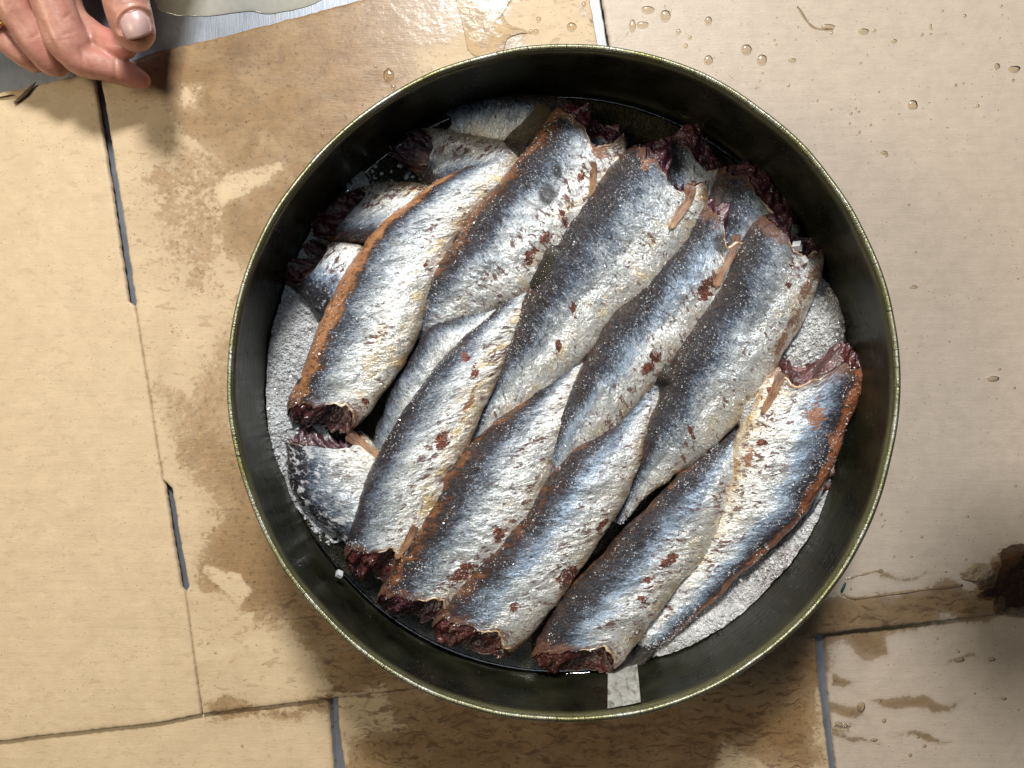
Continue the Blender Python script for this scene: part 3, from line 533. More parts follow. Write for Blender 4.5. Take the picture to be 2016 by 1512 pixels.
    for r_ in rq:
        sh = (1 - r_ ** 2); Pp = cen + (ring - cen) * r_ * (0.97)
        backf = sstep(-0.25, 0.35, lat * r_ + 0.05); ax = sh * (bulge * backf * 1.6 - cavity * (1 - backf)) + 0.0
        nn = fbm(np.stack([lat * r_ * 5 * (hw[0] / 0.02), ver * r_ * 3, np.full(nr, seed * 2.3)], -1), seed + 20, 4)
        ax = ax + nn * 0.0032 * min(1, (1 - r_) * 4)
        Pp = Pp - T[0][None] * ax[:, None]; Pp[:, 2] += 0.0012 * nn * min(1, (1 - r_) * 4)
        rings.append(Pp)
    R = np.array(rings); mesh('cut_flesh', R, gridF(nq, nr, True)[:, ::-1], flesh, root)
    # pale collar lip along the upper edge of the cut
    sel = np.where(sa > -0.25)[0]; sel = sel[np.argsort(a[sel] if True else 0)]
    sel = [i for i in range(nr) if -0.88 < ca[i] < 0.15 and sa[i] > 0]
    path = base[1][sel] + N[0][sel] * 0.0002
    tube('collar_bone', path, lambda u: 0.0006 * (0.25 + math.sin(math.pi * u)), BONE, root, seed)
    root['_top'] = 0; del root['_top']
    nrm = N
    up = (np.abs(nrm[..., 2]) > 0.25) & (nrm[..., 2] > 0)
    TOPMAP.append(base[up][::3]); OWN[root.name] = len(TOPMAP) - 1
    return root, dict(base=base, C=C, Hn=Hn, T=T, hw=hw, thh=thh)
def tube(name, path, rad, mat, parent, seed=0, n=8, flat=1.0):
    path = np.asarray(path, float); m = len(path); T = np.gradient(path, axis=0); T /= np.linalg.norm(T, axis=1)[:, None] + 1e-12
    Up = np.array([0, 0, 1.0]); Sd = np.cross(T, Up); Sd /= np.linalg.norm(Sd, axis=1)[:, None] + 1e-9; U2 = np.cross(Sd, T)
    a = np.linspace(0, 2 * np.pi, n, endpoint=False)
    r = np.array([rad(i / (m - 1)) for i in range(m)])
    r = r * (1 + 0.25 * fbm(np.stack([np.arange(m) / 3.0, np.zeros(m), np.full(m, seed)], -1), 9, 2))
    V = path[:, None] + r[:, None, None] * (np.cos(a)[None, :, None] * Sd[:, None] + flat * np.sin(a)[None, :, None] * U2[:, None])
    V = V.reshape(-1, 3); F = gridF(m, n, True).tolist()
    V = np.r_[V, path[:1], path[-1:]]; c0, c1 = len(V) - 2, len(V) - 1
    F += [(i, (i + 1) % n, c0)[::-1] for i in range(n)] + [((m - 1) * n + i, (m - 1) * n + (i + 1) % n, c1) for i in range(n)]
    L = np.r_[0, np.cumsum(np.linalg.norm(np.diff(path, axis=0), axis=1))] * 100
    A = np.stack([np.repeat(L, n), np.tile(np.cos(a) * 0.8, m), np.zeros(m * n)], -1); A = np.r_[A, A[:1], A[-1:]]
    return mesh(name, V, F, mat, parent, {'sc': A})
def zraise(px, py, lift=0.0008, parent=None):
    """smooth height of the fish surface already built, under a pixel: a local plane fit"""
    L = [TOPMAP[OWN[parent.name]]] if parent is not None else TOPMAP
    for rad in (16, 30, 60):
        Q = []
        for P in L:
            k = K0 * (CAMZ - P[:, 2]) / (CAMZ - RIMZ); x = P[:, 0] / k + 1008 - px; y = 756 - P[:, 1] / k - py; m = x * x + y * y < rad * rad
            if m.any(): Q.append(np.stack([x[m], y[m], P[m, 2]], 1))
        if Q:
            Q = np.concatenate(Q); 
            if parent is None: Q = Q[Q[:, 2] > Q[:, 2].max() - 0.006]
            if len(Q) >= 6: break
    if not len(Q): return 0.045 + lift
    if len(Q) < 6: return float(Q[:, 2].mean()) + lift
    A = np.stack([Q[:, 0], Q[:, 1], np.ones(len(Q))], 1); w_ = np.exp(-(Q[:, 0] ** 2 + Q[:, 1] ** 2) / (rad * rad * 0.5))[:, None]
    c = np.linalg.lstsq(A * w_, Q[:, 2] * w_[:, 0], rcond=None)[0]
    return float(np.clip(c[2], Q[:, 2].min(), Q[:, 2].max())) + lift
def fin_blade(name, pts, w0, w1, mat, parent, lift=0.0001, thick=0.0005, zs=None, seed=0):
    if name == 'pectoral_fin' : w0, w1, thick = w0 * 1.0, w1 * 0.7, 0.00018
    """blade laid on the fish along pixel points, w0 -> w1 pixels wide, with ray ridges"""
    n = 26; P = interp(pts, n); zc = np.array([zraise(x, y, lift, parent if name != 'tail_fin' else None) for x, y in P]) if zs is None else interp(zs, n)[:, 0]
    if zs is None: zc = np.convolve(np.r_[[zc[0]] * 4, zc, [zc[-1]] * 4], np.ones(9) / 9, 'valid') + 0.0004
    C = WA(P, zc); T = np.gradient(C, axis=0); T /= np.linalg.norm(T, axis=1)[:, None]; Sd = np.cross(T, [0, 0, 1.0]); Sd /= np.linalg.norm(Sd, axis=1)[:, None]
    s = np.linspace(0, 1, n); wd = (w0 + (w1 - w0) * s) * kz(0.055) / 2 * np.clip(np.minimum((s + 0.06) / 0.12, (1.04 - s) / 0.12), 0.3, 1) ** 0.5
    m = 17; v = np.linspace(-1, 1, m); wd = wd * (1 + 0.12 * fbm(np.stack([s * 4, s * 0, s * 0 + pts[0][0]], -1), 5, 2))
    ray = 0.00028 * np.cos(v * 19) * s[:, None]
    Vt = C[:, None] + Sd[:, None] * (wd[:, None] * v[None])[..., None]
    prof = thick * (1 - v ** 2) ** 0.5
    Vt2 = Vt.copy(); Vt2[..., 2] += prof[None] + ray; Vb = Vt.copy(); Vb[..., 2] -= prof[None]
    jag = 0.0015 * fbm(np.stack([v * 5, v * 0, v * 0 + seed], -1), 31, 2); Vt2[-1] += T[-1] * jag[:, None]; Vb[-1] += T[-1] * jag[:, None]
    V = np.r_[Vt2.reshape(-1, 3), Vb.reshape(-1, 3)]; F = gridF(n, m)[:, ::-1].tolist() + (gridF(n, m) + n * m).tolist()
    nm = n * m
    for j in range(m - 1): F += [(j, j + 1, nm + j + 1, nm + j), ((n - 1) * m + j + 1, (n - 1) * m + j, nm + (n - 1) * m + j, nm + (n - 1) * m + j + 1)]
    A = np.stack([np.broadcast_to(s[:, None] * 2, (n, m)), np.broadcast_to(v[None] * 0.5, (n, m)), np.zeros((n, m))], -1).reshape(-1, 3)
    return mesh(name, V, F, mat, parent, {'sc': np.r_[A, A]})

GT = 'beheaded salted fish of the top layer'; GL = 'fish of the layer below showing past the top layer'
# ---- lower layer
fish([(860, 200), (950, 188), (1050, 190), (1140, 205)], [(860, 262), (930, 276), (1000, 283), (1100, 290)], 0.044, 'dim grey fish lying crosswise in the shade of the rim, above the left fish tail', 21, mat_fish('skin_lower_a', 21, 0.0, 0, 0.1, 0.05, 0.2, 0.4), FLESH_P, ns=110, nr=64, group=GL)
f, i = fish([(812, 338), (865, 370), (930, 352), (1000, 325), (1060, 300)], [(822, 250), (900, 258), (980, 280), (1030, 288), (1080, 280)], 0.0500, 'short silver fish with dark purple cut end, highest stump at the upper left', 22, mat_fish('skin_lower_b', 22, 0.0, 0, 1.5, -0.05, 0.3, 0.2, salt=0.12), FLESH_P, ns=110, nr=72, group=GL, bulge=0.010, slant=0.013)
f, i = fish([(638, 462), (700, 478), (770, 480), (840, 460)], [(702, 372), (780, 362), (850, 368), (930, 390)], 0.0500, 'fish end with white collar and amber fin, below the purple-ended one', 23, mat_fish('skin_lower_c', 23, 0.08, .8, 1.5, -0.06, 0.3, 0.3, salt=0.12), FLESH_R, ns=110, nr=72, group=GL, bulge=0.010, vcut=0.008, slant=0.013)
f, i = fish([(572, 558), (630, 605), (690, 640), (760, 660)], [(628, 478), (690, 480), (750, 500), (820, 540)], 0.0490, 'fish end with red cut flesh and blue-grey skin, nearest the left wall', 24, mat_fish('skin_lower_d', 24, 0.0, 0, 1.4, 0.02, 0.6, 0.2, salt=0.12), FLESH_R, ns=110, nr=72, group=GL, bulge=0.010, vcut=0.007, slant=0.013)
f, i = fish([(560, 850), (575, 930), (620, 1010), (690, 1070), (760, 1110)], [(705, 850), (755, 900), (780, 980), (800, 1050), (830, 1110)], 0.0455, 'salt dusted grey fish at the lower left, below the orange-backed fish', 25, mat_fish('skin_lower_e', 25, 0.0, 0, 0.5, 0.0, 0.4, 0.1, salt=0.35), FLESH_P, ns=130, nr=80, group=GL, bulge=0.005, slant=0.008)
fin_blade('pectoral_fin', [(685, 855), (715, 878), (748, 905)], 26, 20, FIN_AMBER, f)
fish([(1000, 560), (900, 622), (848, 650), (790, 740), (745, 840), (715, 930)], [(1045, 620), (960, 690), (905, 730), (860, 810), (800, 900), (770, 990)], [0.049, 0.0495, 0.049, 0.0455, 0.042], 'greenish silver fish tail wedged between the two leftmost big fish', 26, mat_fish('skin_lower_f', 26, 0.0, 0, 0.35, -0.1, 0.5, 0.9), ns=120, nr=72, group=GL)
fish([(1150, 262), (1110, 350), (1070, 450), (1020, 560)], [(1290, 285), (1230, 390), (1160, 500), (1080, 590)], 0.0450, 'golden grey fish flank seen between the two upper cut ends in the middle', 27, mat_fish('skin_lower_g', 27, 0.0, 0, 0.3, -0.05, 0.2, 1.0), FLESH_P, ns=120, nr=72, group=GL, bulge=0.004)
fish([(1318, 268), (1270, 350), (1200, 450), (1120, 560)], [(1425, 330), (1390, 420), (1300, 520), (1200, 610)], 0.0440, 'dark purple fish stump in the shadow at the upper right, second from the top', 28, mat_fish('skin_lower_h', 28, 0.1, .5, 0.3, 0.1, 0.2, 0.3), FLESH_P, ns=120, nr=80, group=GL, bulge=0.010, cavity=-0.006, slant=0.004)
fish([(1425, 335), (1370, 440), (1300, 540), (1220, 640)], [(1575, 440), (1510, 520), (1430, 610), (1330, 700)], 0.0460, 'purple-red fish stump at the upper right between two silver cut ends', 29, mat_fish('skin_lower_i', 29, 0.1, .5, 0.3, 0.1, 0.2, 0.3), FLESH_P, ns=120, nr=90, group=GL, bulge=0.011, cavity=-0.009, slant=0.003)
fish([(1590, 1010), (1530, 1070), (1470, 1110)], [(1655, 895), (1560, 930), (1480, 990)], 0.0430, 'purple fish stump low against the right wall, behind the big orange-backed fish', 30, mat_fish('skin_lower_j', 30, 0.1, .5, 0.4, 0.05, 0.2, 0.3), FLESH_R, ns=90, nr=72, group=GL, bulge=0.007, cavity=-0.004, slant=0.002)
fish([(1700, 855), (1640, 900), (1560, 950)], [(1705, 760), (1640, 790), (1560, 840)], 0.0420, 'dark red fish stump tucked under the rightmost cut end', 31, mat_fish('skin_lower_k', 31, 0.1, .5, 0.4, 0.05, 0.2, 0.3), FLESH_P, ns=90, nr=72, group=GL, bulge=0.004, cavity=-0.004, slant=0.002)

# ---- top layer
f1, i1 = fish([(568, 806), (600, 735), (632, 650), (676, 560), (735, 470), (800, 408), (880, 348), (955, 300), (1000, 272)],
     [(702, 846), (762, 760), (806, 680), (840, 590), (882, 500), (928, 430), (985, 368), (1022, 322), (1042, 300)], [0.0545, 0.0545, 0.0535, 0.051, 0.048],
     'leftmost big fish, with a wide bare orange stripe along its back', 1, mat_fish('skin_a', 1, 0.17, 1.9, 0.35, 0.0, 0.4, 0.6, strip_col=(0.46, 0.22, 0.10)), group=GT, bulge=0.004, slant=0.008, vcut=0.006, spots=[(838, 520, 10, 4, 60, 0), (720, 790, 8, 10, 60, 0), (850, 470, 12, 5, 60, 0)])
fin_blade('tail_fin', [(1000, 300), (1025, 275), (1060, 245), (1085, 215)], 40, 62, FIN_CLEAR, f1, zs=[0.0515, 0.053, 0.054, 0.052])
f2, i2 = fish([(1098, 212), (1050, 280), (995, 350), (935, 420), (880, 500), (842, 560), (818, 620), (810, 660)],
     [(1238, 268), (1222, 350), (1168, 430), (1105, 505), (1040, 570), (965, 610), (895, 645), (850, 680)], [0.0515, 0.0525, 0.0530, 0.051, 0.046],
     'second big fish from the left, with a round dark bruise near its shadowed cut end', 2, mat_fish('skin_b', 2, 0.11, 1.0, 1.0, 0.02, 0.3, 0.45, strip_col=(0.24, 0.10, 0.042)), FLESH_P, group=GT, vcut=0.016, bulge=0.005, slant=0.004, spots=[(1078, 382, 20, 22, 0, 1), (1098, 338, 9, 16, 0, 1), (1045, 505, 11, 26, -30, 0), (1110, 430, 12, 22, 20, 0), (1075, 470, 16, 14, 0, 0), (1145, 345, 14, 8, 60, 0), (1180, 290, 22, 30, 0, 2)])
fin_blade('pectoral_fin', [(1168, 318), (1168, 350), (1165, 392)], 15, 19, FIN_AMBER, f2)
f4, i4 = fish([(1245, 285), (1195, 345), (1130, 430), (1075, 525), (1030, 610), (985, 700), (945, 790), (910, 860)],
     [(1400, 360), (1372, 440), (1310, 532), (1222, 622), (1132, 712), (1048, 795), (975, 855), (925, 892)], [0.0530, 0.0540, 0.0530, 0.050, 0.046],
     'middle fish, cut end up, with a flap of torn orange flesh at its corner', 4, mat_fish('skin_d', 4, 0.05, 0.35, 0.35, 0.06, 0.3, 0.5), FLESH_P, group=GT, vcut=0.013, bulge=0.007, slant=0.005, spots=[(1282, 300, 18, 42, -25, 2), (1130, 612, 8, 18, 10, 0), (1100, 680, 6, 12, 0, 0)])
fin_blade('pectoral_fin', [(1362, 362), (1352, 395), (1330, 430), (1318, 450)], 24, 20, FIN_AMBER, f4)
f6, i6 = fish([(1385, 392), (1330, 470), (1262, 550), (1200, 635), (1152, 715), (1112, 795), (1078, 880), (1050, 955), (1022, 1030)],
     [(1498, 452), (1442, 560), (1372, 662), (1302, 742), (1222, 832), (1152, 900), (1102, 960), (1062, 1010), (1038, 1052)], [0.0530, 0.0540, 0.0530, 0.050, 0.045],
     'fish with torn belly showing its ribs, left of the rightmost upward-pointing fish', 6, mat_fish('skin_f', 6, 0.04, 0.3, 0.75, 0.04, 0.6, 0.3), FLESH_P, group=GT, vcut=0.014, bulge=0.006, slant=0.005, spots=[(1420, 478, 18, 22, 0, 1), (1395, 565, 18, 40, -38, 0), (1275, 725, 22, 12, 45, 0), (1290, 700, 16, 14, 45, 0)])
fin_blade('pectoral_fin', [(1452, 462), (1440, 500), (1420, 535), (1408, 565)], 18, 22, FIN_AMBER, f6)
f8, i8 = fish([(1492, 425), (1432, 530), (1378, 625), (1325, 715), (1292, 800), (1265, 880), (1235, 955), (1205, 1022)],
     [(1628, 482), (1595, 600), (1535, 700), (1480, 790), (1402, 880), (1330, 932), (1270, 980), (1222, 1035)], [0.0530, 0.0545, 0.0540, 0.051, 0.045],
     'silver fish at the right with salt lumps in its cut collar, pointing down left', 8, mat_fish('skin_h', 8, 0.03, 0.2, 0.6, 0.03, 0.5, 0.4), FLESH_P, group=GT, vcut=0.012, bulge=0.006, slant=0.004, spots=[(1555, 560, 9, 10, 0, 0), (1360, 850, 5, 24, 20, 0), (1560, 520, 8, 9, 0, 0), (1592, 560, 12, 50, -25, 2), (1545, 660, 9, 60, -28, 2)])
f3, i3 = fish([(680, 1100), (700, 1020), (735, 925), (788, 830), (850, 740), (925, 655), (1000, 585), (1045, 545)],
     [(812, 1132), (860, 1020), (908, 905), (948, 805), (988, 722), (1020, 655), (1050, 605), (1072, 572)], [0.0545, 0.0550, 0.0545, 0.053, 0.0535],
     'pale silver fish, third from the left, cut end down, dark tail on its neighbour', 3, mat_fish('skin_c', 3, 0.03, 0.3, 0.8, -0.05, 0.5, 0.9), FLESH_R, group=GT, vcut=0.007, bulge=0.004, slant=0.008, spots=[(868, 868, 16, 26, -15, 0), (935, 735, 9, 20, 0, 0), (915, 700, 8, 16, 20, 0), (925, 790, 6, 40, -25, 2)])
fin_blade('pectoral_fin', [(818, 1035), (800, 1070), (778, 1100)], 18, 15, FIN_AMBER, f3)
fin_blade('tail_fin', [(1050, 568), (1070, 540), (1088, 512), (1105, 490)], 26, 46, FIN_DARK, f3, lift=0.0004)
f5, i5 = fish([(742, 1178), (795, 1090), (845, 1010), (885, 930), (940, 865), (1010, 800), (1080, 740), (1130, 692)],
     [(888, 1222), (965, 1130), (1025, 1055), (1068, 960), (1096, 880), (1122, 810), (1148, 750), (1165, 712)], [0.0520, 0.0535, 0.0530, 0.051, 0.050],
     'dark backed fish with a bare patch of flesh near its lower left cut end', 5, mat_fish('skin_e', 5, 0.12, 0.8, 0.8, 0.03, 0.4, 0.3, strip_col=(0.22, 0.09, 0.04)), FLESH_P, group=GT, vcut=0.006, bulge=0.004, slant=0.009, spots=[(910, 1130, 40, 16, 42, 0), (980, 1050, 14, 22, 20, 0), (865, 930, 8, 20, -30, 0)])
f7, i7 = fish([(855, 1228), (915, 1145), (988, 1068), (1058, 980), (1120, 900), (1190, 832), (1250, 782), (1292, 742)],
     [(1000, 1298), (1085, 1195), (1155, 1100), (1205, 1020), (1245, 940), (1275, 860), (1300, 800), (1315, 765)], [0.0520, 0.0540, 0.0535, 0.052, 0.052],
     'fish in the lower middle with brown-spotted back, cut end toward the bottom', 7, mat_fish('skin_g', 7, 0.13, 0.7, 0.85, 0.0, 0.7, 0.25, strip_col=(0.17, 0.07, 0.035)), FLESH_R, group=GT, vcut=0.006, bulge=0.004, slant=0.009, spots=[(1115, 1135, 26, 20, 20, 0), (1185, 1035, 10, 22, -30, 0), (1010, 1195, 12, 9, 40, 0)])
fin_blade('tail_fin', [(1300, 762), (1312, 742), (1325, 722)], 26, 34, FIN_DARK, f7, lift=0.0004)
f10, i10 = fish([(1702, 722), (1660, 830), (1624, 930), (1572, 1010), (1508, 1080), (1432, 1152), (1355, 1222), (1292, 1278)],
     [(1522, 712), (1476, 810), (1446, 900), (1422, 980), (1386, 1060), (1338, 1130), (1288, 1190), (1238, 1262)], [0.0560, 0.0555, 0.0530, 0.050, 0.046],
     'rightmost big fish, dark back and orange stripe toward the right wall', 10, mat_fish('skin_j', 10, 0.15, 1.5, 0.95, 0.0, 0.6, 0.35, strip_col=(0.40, 0.14, 0.06)), FLESH_R, group=GT, vcut=0.010, bulge=0.009, slant=0.003, spots=[(1605, 820, 20, 26, 0, 2), (1520, 770, 16, 10, 0, 0), (1500, 870, 14, 8, 0, 0), (1640, 870, 16, 18, 0, 2), (1475, 900, 8, 26, -15, 2)])
fin_blade('pectoral_fin', [(1545, 735), (1525, 770), (1500, 815)], 26, 14, FIN_AMBER, f10, lift=0.0002)
fin_blade('tail_fin', [(1290, 1262), (1262, 1290), (1225, 1322), (1180, 1345)], 30, 46, FIN_DARK, f10, zs=[0.047, 0.0465, 0.0455, 0.045])
f9, i9 = fish([(1048, 1288), (1105, 1190), (1178, 1108), (1250, 1028), (1320, 958), (1380, 905), (1430, 862), (1450, 838)],
     [(1208, 1318), (1275, 1222), (1335, 1150), (1384, 1080), (1420, 1010), (1446, 940), (1462, 890), (1470, 858)], [0.0530, 0.0550, 0.0550, 0.053, 0.050],
     'bottommost fish in front, bluish flank with brown scraped patches', 9, mat_fish('skin_i', 9, 0.05, 0.5, 0.95, 0.0, 0.9, 0.35), FLESH_R, group=GT, vcut=0.006, bulge=0.005, slant=0.010, spots=[(1320, 1100, 34, 12, 40, 0), (1275, 1140, 14, 10, 20, 0), (1265, 1180, 12, 12, 0, 0)])

# salt grains sprinkled on fish
P = np.concatenate(TOPMAP[11:]); P = P[fbm(P * 110, 55, 3) > 0.0]; sel = RNG.choice(len(P), 13000); C = P[sel] + RNG.normal(size=(13000, 3)) * 0.0006; C[:, 2] = P[sel][:, 2] + 0.0002
tag(crystals('salt_dust', C, RNG.uniform(0.0002, 0.00042, len(C)) * (1 + 0.7 * (RNG.random(len(C)) > 0.85))), 'fine salt dust clinging to the wet fish skins', 'salt dust', kind='stuff')
for (px, py, s_) in ((1570, 485, .0045), (1582, 512, .0042), (585, 740, .0032), (668, 1130, .0030)):
    z = zraise(px, py, 0.001); o = crystals('salt_crystal', np.array([W(px, py, z)]), np.array([s_]))
    tag(o, {1570: 'largest clear salt cube, in the cut collar of the right fish', 1582: 'rounded salt lump just below the largest salt cube', 585: 'salt lump beside the left fish orange stripe', 668: 'salt lump in the brine beside the lower left cut end'}[px], 'salt crystal')
# blob of pale slush between the two right fish
def blob(name, pts, z0, h, mat, seed=1, rough=0.18, n=56, m=14):
    P = np.asarray(pts, float); c = P.mean(0); k_ = len(P); ang = np.linspace(0, k_, n, endpoint=False); i = ang.astype(int); f = (ang - i)[:, None]
    g_ = lambda j: P[j % k_]; O = 0.5 * (2 * g_(i) + (g_(i + 1) - g_(i - 1)) * f + (2 * g_(i - 1) - 5 * g_(i) + 4 * g_(i + 1) - g_(i + 2)) * f**2 + (3 * g_(i) - g_(i - 1) - 3 * g_(i + 1) + g_(i + 2)) * f**3)
    q = np.arange(n) / n * 6.283; O = O + (O - c) * rough * fbm(np.stack([np.cos(q) * 2.5, np.sin(q) * 2.5, np.full(n, seed)], -1), seed, 3)[:, None]
    R = np.sin(np.linspace(0, np.pi / 2, m)); rows = []
    for r_ in R:
        xy = c + (O - c) * r_; z = z0 + h * np.sqrt(np.maximum(0, 1 - r_ ** 2)); rows.append(WA(xy, np.full(n, z)))
    V = np.array(rows)
    return mesh(name, V, gridF(m, n, True), mat)
tag(blob('salt_slush', [(1455, 770), (1490, 745), (1515, 765), (1500, 815), (1478, 845), (1455, 850), (1448, 810)], 0.050, 0.010, SALT, 3, 0.25), 'bright lump of wet salt wedged between the two right-hand fish', 'salt', kind='stuff')

# ------------------------------------------------------------------ droplets and puddles
DR = [(1470, 97, 12, 1), (1500, 117, 12, 1), (1395, 118, 11, 1), (1797, 206, 12, 1), (1395, 40, 9, 1), (1310, 30, 12, 1.1), (1275, 18, 15, .5), (1265, 48, 14, .5), (1245, 50, 8, 1.8), (1336, 62, 6, 1), (1358, 74, 5, 1), (1700, 61, 13, .45), (1722, 60, 4, 1), (1760, 80, 7, .6),
      (1997, 135, 15, .5), (1963, 130, 7, 1), (1740, 300, 9, .5), (1745, 305, 5, 1), (1798, 565, 10, .5), (1560, 118, 9, .5), (1630, 52, 16, .35), (1125, 52, 12, .8), (1060, 38, 6, 1), (1055, 62, 7, .8), (1045, 62, 5, 1), (765, 148, 13, 1.2), (774, 172, 5, 1.4), (634, 266, 4, 1.6), (1955, 745, 15, .45),
      (1735, 1012, 4, 1), (1742, 1024, 3, 1), (1737, 1036, 3, 1), (1732, 1124, 9, .6), (1740, 1418, 6, 1), (1820, 1468, 5, 1), (1952, 1298, 9, .6), (1976, 1375, 7, .6), (1792, 1486, 5, 1), (1695, 1392, 10, 1.3), (1720, 1456, 9, .5), (1888, 1298, 13, .5),
      (422, 410, 5, .8), (395, 535, 5, 1), (398, 572, 5, 1), (340, 653, 4, 1), (403, 700, 4, 1), (655, 1395, 4, 1), (655, 1430, 4, 1), (660, 1497, 4, 1), (660, 1420, 3, 1), (1150, 8, 5, 1), (1350, 90, 5, 1)]
def dome(px, py, r, asp, z0, n=20, m=8, h=0.42):
    q = np.arange(n) / n * 6.283; R = np.sin(np.linspace(0.0, np.pi / 2, m)); wob = 1 + 0.10 * fbm(np.stack([np.cos(q) * 1.5, np.sin(q) * 1.5, q * 0 + px], -1), 2, 2)
    k = kz(z0); c = W(px, py, z0); r_ = r * k
    V = [[(c[0] + r_ * s * math.cos(a_) * wb, c[1] + r_ * s * asp * math.sin(a_) * wb, z0 + r_ * h * min(1, asp + .3) * math.sqrt(max(0, 1 - s * s))) for a_, wb in zip(q, wob)] for s in R]
    return np.array(V), gridF(m, n, True)
def where(px, py):
    if px < 450: return 'on the pale board left of the tin'
    if 640 < px < 680 and py > 1300: return 'in the dark slot at the bottom'
    if px < 800: return 'on the wet board upper left of the tin'
    if px < 1200: return 'just above the tin, left of the white slot'
    if px < 1700 and py < 140: return 'at the top edge, right of the white slot'
    if py < 420: return 'near the upper right corner'
    if py < 1060: return 'on the right board at mid height'
    if py < 1260: return 'beside the stained band at lower right'
    return 'on the bottom right flap'
ORD = ['leftmost', 'second from left', 'third from left', 'fourth from left', 'fifth from left', 'sixth from left', 'seventh from left', 'eighth from left', 'ninth from left', 'tenth from left']
keys = [(('large ' if r > 10 else 'mid-sized ' if r > 6 else 'small ') + ('long' if asp < .7 else 'upright' if asp > 1.15 else 'round') + ' brine bead ' + where(px, py)) for px, py, r, asp in DR]
for q_, (px, py, r, asp) in enumerate(DR):
    r *= 0.85
    low = py > 1260 and (py > 1405 - (px - 410) * 0.108 or px < 400)
    slot = 640 < px < 680 and py > 1300
    V, F = dome(px, py, r, asp, -0.0081 if slot else -0.0044 if low else -0.0003)
    same = sorted(d[0] for d, k_ in zip(DR, keys) if k_ == keys[q_])
    lab = keys[q_] + ('' if len(same) == 1 else ', ' + ORD[same.index(px) + sum(1 for d, k_ in list(zip(DR, keys))[:q_] if k_ == keys[q_] and d[0] == px)])
    tag(mesh('water_drop', V, F, DROP), lab, 'water drop', 'beads of brine on the cardboard')
Vs, Fs, nv = [], [], 0
for i in range(150):
    while True:
        px, py = random.uniform(280, 2010), random.uniform(5, 1500)
        if math.hypot(px - 1111, py - 755) < 690: continue
        pr = 1.0 if (px > 1150 and py < 260) else 0.35 if px > 1500 else 0.25
        if random.random() < pr: break
    low = py > 1260 and (py > 1405 - (px - 410) * 0.108 or px < 400)
    V, F = dome(px, py, random.uniform(1.6, 3.6), random.uniform(0.5, 1.2), -0.0044 if low else -0.0003, 10, 5)
    Vs.append(V.reshape(-1, 3)); Fs.append(F + nv); nv += 50
tag(mesh('tiny_droplets', np.concatenate(Vs), np.concatenate(Fs), DROP), 'spray of tiny droplets scattered over the cardboard', 'droplets', kind='stuff')
def trail(pts, r0, label, z0=-0.0003):
    P = interp(pts, 40); V = WA(P, np.full(40, z0)); 
    o = tube('liquid_trail', V, lambda u: r0 * kz(0) * (0.55 + 0.45 * abs(math.sin(u * 9))), DROP, None, int(pts[0][0]), 10, 0.6); tag(o, label, 'liquid trail')
trail([(1655, 1168), (1690, 1178), (1760, 1168), (1830, 1160), (1895, 1152)], 3.2, 'long glistening wet edge running right from the tin across the stained band')
trail([(1664, 1140), (1700, 1130), (1735, 1122)], 2.6, 'thin trickle ending in a bead, just right of the tin below the middle')
trail([(1645, 1424), (1662, 1428), (1675, 1427)], 5, 'short thick trickle beside the right dark slot')
trail([(1570, 12), (1600, 52), (1640, 58)], 2.0, 'short bright streak of water at the top right')
tag(blob('brine_puddle', [(1893, 1140), (1890, 1125), (1925, 1112), (1975, 1105), (2060, 1070), (2060, 1200), (1960, 1208), (1968, 1180), (1935, 1175), (1925, 1150)], -0.0006, 0.0010, mat_brine('puddle_brown', (0.93, 0.88, 0.80), 0.0009, 1.6, 0.1), 5, 0.15), 'dark brown puddle at the right edge of the photo', 'puddle', kind='stuff')
tag(blob('water_puddle', [(900, -60), (1030, -50), (990, 10), (1003, 50), (1040, 62), (1000, 74), (988, 108), (940, 112), (915, 60)], -0.0005, 0.0010, mat_brine('glare_film', (0.93, 0.90, 0.84), 0.0004, 1.6, 0.12), 8, 0.10), 'small puddle glaring white under the lamp, above the tin rim', 'puddle', kind='stuff')
tag(blob('water_puddle', [(1168, -20), (1180, -20), (1197, 100), (1188, 100)], -0.0079, 0.0004, FILM, 3, 0.02), 'glossy film added in the narrow slot above the tin to give it a white glare', 'puddle', kind='stuff')  # film added over the slot steel so it catches the lamp as glare
tag(blob('water_puddle', [(280, -80), (760, -120), (650, -10), (545, 25), (490, 22), (420, 30), (350, 30), (310, 10)], -0.0078, 0.0010, simple('pale_water', (0.36, 0.36, 0.32), rough=0.12, coat=0.5), 9, 0.05), 'pale film of water on the steel at the top, above the brown cardboard', 'puddle', kind='stuff')  # pale grey base colour sets the film off from the steel
# torn scraps
sc_ = blob('paper_scrap', [(28, 200), (45, 183), (70, 162), (52, 188), (32, 203)], 0.0006, 0.0010, simple('scrap_dark', (0.10, 0.06, 0.035), rough=0.6), 4, 0.1); tag(sc_, 'small dark torn strip at the upper left edge of the cardboard', 'scrap')
sc_ = blob('paper_scrap', [(0, 182), (40, 176), (55, 180), (44, 192), (20, 186), (-5, 192)], 0.0002, 0.0016, simple('scrap_pale', (0.50, 0.38, 0.22), rough=0.7), 6, 0.2); tag(sc_, 'pale frayed paper shred beside the dark torn strip', 'scrap')
sc_ = blob('green_scrap', [(1655, 1163), (1662, 1148), (1666, 1150), (1660, 1165)], 0.0002, 0.0010, GREEN, 2, 0.1); tag(sc_, 'tiny dark green scrap touching the tin at the lower right', 'scrap')

